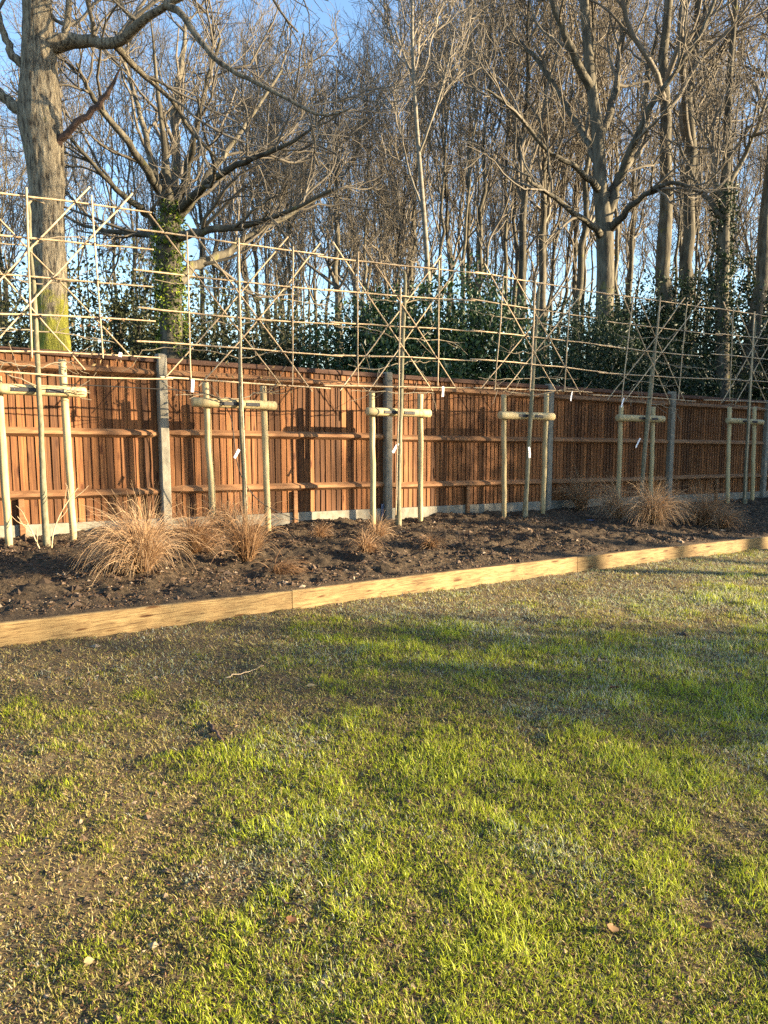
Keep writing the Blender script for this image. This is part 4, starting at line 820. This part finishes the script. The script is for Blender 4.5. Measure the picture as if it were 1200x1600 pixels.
# the grass itself
def blades(name, label, n, seed, litter=False):
    rg = np.random.default_rng(seed); Y = 1.5 + 10.5*rg.random(n)**1.25; X = rg.uniform(-0.64, 0.64, n)*(Y+0.5); s, d = to_sd(X, Y)
    k = d > edge_d(s)+0.012; s, d, Y = s[k], d[k], Y[k]
    dens = fbm(s, d, 1.1, 4, 81); tuft = fbm(s, d, 5.5, 3, 91); fine = fbm(s, d, 15, 2, 95)
    near_edge = np.clip((d-edge_d(s))/2.6, 0, 1)           # thin and brown along the boards, most of all at the left
    left = np.clip((-0.30-(s*DV[0]+(CF-d)*NV[0]))/1.1, 0, 1)                       # trodden brown corner at the left
    for (uu, vv, rr, aa) in ((450, 1235, 0.5, 0.20), (640, 1180, 0.35, 0.16), (760, 1330, 0.45, 0.14), (1000, 1150, 0.5, 0.12), (940, 1480, 0.4, 0.16), (520, 1480, 0.3, 0.08), (1060, 1030, 0.5, 0.10), (820, 960, 0.6, -0.2), (1050, 960, 0.7, -0.15)):
        s1, d1 = at_z(uu, vv, 0); dens = dens + aa*np.exp(-((s-s1)**2+(d-d1)**2)/(rr*rr))
    green = dens*0.95 + (tuft-0.5)*0.55 + (fine-0.5)*0.4 + 0.40*near_edge - 0.24*left - 0.12*np.clip((s-2.5)/3, 0, 1)*np.clip(1-(d-edge_d(s))/2.2, 0, 1) - 0.03
    return rg, s, d, Y, green, np.clip((tuft-0.54)*7, 0, 1)
def grass_mesh(name, label, n, seed, litter):
    rg, s, d, Y, green, tm = blades(name, label, n, seed)
    if litter: keep = rg.random(len(s)) < 0.9
    else: keep = green + rg.normal(0, 0.14, len(s)) > 0.42
    s, d, Y, green, tm = s[keep], d[keep], Y[keep], green[keep], tm[keep]; m = len(s); far_ = (Y/3.0)**0.45
    base = FW(s, d, lawn_z(s, d)-0.002); a = rg.uniform(0, 2*np.pi, m); az = np.stack([np.cos(a), np.sin(a), np.zeros(m)], -1)
    frost = fbm(s, d, 2.2, 3, 101) + 0.30*np.clip((s-1.4)/2.6, -0.4, 1)*np.clip(1.25-(d-edge_d(s))/4, 0.3, 1) + rg.normal(0, 0.10, m)
    if litter:
        h = rg.uniform(0.008, 0.032, m)*far_; tilt = rg.uniform(0.55, 1.55, m); w = rg.uniform(0.0009, 0.0022, m)*far_; ti = np.clip(rg.normal(0.25, 0.10, m), 0, 0.46); pale = (frost > 0.585) & (rg.random(m) < 0.65); ti[pale] = rg.uniform(0.92, 1.0, pale.sum()); bend = rg.uniform(-0.3, 0.5, m)
    else:
        lush = np.clip((green-0.48)*2.4, 0, 1); h = (0.008+(0.016*lush+0.017*tm*lush)*rg.uniform(0.4, 1.35, m)+0.008*rg.random(m))*far_; tilt = np.abs(rg.normal(0.55, 0.45, m)); w = rg.uniform(0.0011, 0.0022, m)*far_
        ti = np.clip(0.41+(0.27*lush+0.13*tm*lush)*rg.uniform(0.5, 1.15, m)+rg.normal(0, 0.07, m), 0.2, 0.86); dry = rg.random(m) < 0.30-0.22*lush; ti[dry] = rg.uniform(0.1, 0.36, dry.sum()); bend = rg.uniform(0.1, 1.0, m)
        pale = (frost > 0.74) & (rg.random(m) < 0.5); ti[pale] = rg.uniform(0.88, 1.0, pale.sum())
    d0 = az*np.sin(tilt)[:, None] + np.array([0, 0, 1])*np.cos(tilt)[:, None]; t2 = tilt+bend; t2 = np.minimum(t2, 1.75); d1 = az*np.sin(t2)[:, None] + np.array([0, 0, 1])*np.cos(t2)[:, None]
    side = np.stack([-np.sin(a), np.cos(a), rg.normal(0, 0.3, m)], -1)*w[:, None]; p1 = base+d0*(h*0.55)[:, None]; p2 = p1+d1*(h*0.55)[:, None]; p2[:, 2] = np.maximum(p2[:, 2], base[:, 2]+0.003)
    V = np.stack([base-side, base+side, p1+side*0.8, p1-side*0.8, p2], 1).reshape(-1, 3); o = np.arange(m)[:, None]*5; Q = o+[[0, 1, 2, 3]]; Tt = o+[[3, 2, 4]]
    ob = link(name, build_mesh(name, V, Q, Tt, M['blade'], False, {'tint': np.repeat(ti, 5)}), kind='stuff'); ob['label'] = label; return ob
grass_mesh('grass', 'thin patchy green lawn grass with bare brown and frosted patches', 470000, 501, False)
grass_mesh('grass_litter', 'dry straw-coloured grass clippings lying on the lawn', 250000, 502, True)
def leaf_bits(name, label, n, sfun, zf, size, seed, lo, hi):
    rg = np.random.default_rng(seed); s, d = sfun(rg, n); C = FW(s, d, zf(s, d)) + rg.uniform(0, 1, (len(s), 1))*np.array([0, 0, size*0.35]); m = len(s)
    v, t, a = leaf_cloud(C, rg, size, rg.uniform(lo, hi, m), droop=0.0); v = v.reshape(m, 4, 3); v[..., 2] = C[:, None, 2] + (v[..., 2]-C[:, None, 2])*0.45
    ob = link(name, MB().add(v.reshape(-1, 3), None, t, a).mesh(name, M['deadleaf'], attr='tint'), kind='stuff'); ob['label'] = label
leaf_bits('leaf_litter', 'crumbled brown leaf scraps among the lawn grass', 30000, on_lawn, lambda s, d: lawn_z(s, d)+0.003, 0.013, 74, 0.0, 1.0)
leaf_bits('bark_mulch', 'brown bark chips and leaf scraps scattered over the soil bed', 26000, in_bed, lambda s, d: bed_z(s, d)+0.004, 0.019, 75, 0.0, 0.8)
# single leaves and sticks that catch the eye on the lawn
def fallen_leaf(u, v, L_, tint, rot, label, seed, zl=0.0):
    rg = np.random.default_rng(seed); s, d = at_z(u, v, zl+0.02); n = 8; V = []; x = np.linspace(0, 1, n)
    wd = 0.42*np.sin(np.pi*x**0.8)*(1+0.22*np.sin(x*22))+0.01
    for i in range(n):
        for w in (-1, 0, 1): V.append(((x[i]-0.5)*L_, w*wd[i]*L_, 0.10*L_*abs(w)+0.12*L_*math.sin(x[i]*3+rg.uniform(0, 0.5))))
    V = np.array(V); V2 = V-[0, 0, 0.0012]; Q = []
    for i in range(n-1):
        for w in (0, 1): a = i*3+w; Q += [(a, a+3, a+4, a+1), (a+24, a+25, a+28, a+27)]
    o = link('fallen_leaf', build_mesh('fallen_leaf', np.concatenate([V, V2]), Q, None, M['deadleaf'], True, {'tint': np.full(48, tint)})); o.location = tuple(FW(s, d, float(lawn_z(s, d))+0.016)); o.rotation_euler = (rg.uniform(-0.3, 0.3), rg.uniform(-0.3, 0.3), rot)
    o['label'] = label; o['category'] = 'leaf'
fallen_leaf(139, 1499, 0.028, 0.9, 0.6, 'pale yellow fallen leaf on the bare earth at lower left', 1)
fallen_leaf(1103, 1447, 0.042, 0.50, 2.0, 'reddish-brown fallen leaf on the grass at lower right', 2)
fallen_leaf(957, 1450, 0.040, 0.60, 1.2, 'light brown curled leaf on the frosted grass at lower right', 3)
fallen_leaf(487, 1075, 0.055, 0.85, 0.3, 'pale greenish leaf on the thin lawn below the edging joint', 4)
fallen_leaf(190, 1478, 0.026, 0.42, 2.6, 'small russet leaf right of the pale yellow leaf', 5)
fallen_leaf(455, 1440, 0.035, 0.40, 1.6, 'narrow brown leaf in the grass at the bottom centre', 6)
fallen_leaf(960, 1076, 0.055, 0.35, 0.4, 'dark brown leaf on the right-hand lawn under the edging', 7)
def stick(pts, r, label, mat='deadwood'):
    P = []
    for (u, v) in pts: s, d = at_z(u, v, 0.012); P.append(FW(s, d, float(lawn_z(s, d))+0.012))
    P = spline(P, 12); P[1:-1] += rng.normal(0, 0.003, (10, 3)); R = np.linspace(r, r*0.55, 12)*(1+rng.normal(0, 0.1, 12)); v, q, t = tubes(P-P[0], R, 7, True); o = link('stick', build_mesh('stick', v, q, t, M[mat], True)); o.location = tuple(P[0]); o['label'] = label; o['category'] = 'stick'
stick([(326, 1130), (340, 1150), (354, 1166)], 0.009, 'short dark stick lying on the lawn left of centre')
stick([(352, 1058), (385, 1050), (412, 1043)], 0.0035, 'thin pale straw stalk lying below the edging boards', 'bamboo')
stick([(430, 1400), (455, 1412), (482, 1424)], 0.004, 'thin dark twig in the grass at the bottom centre')
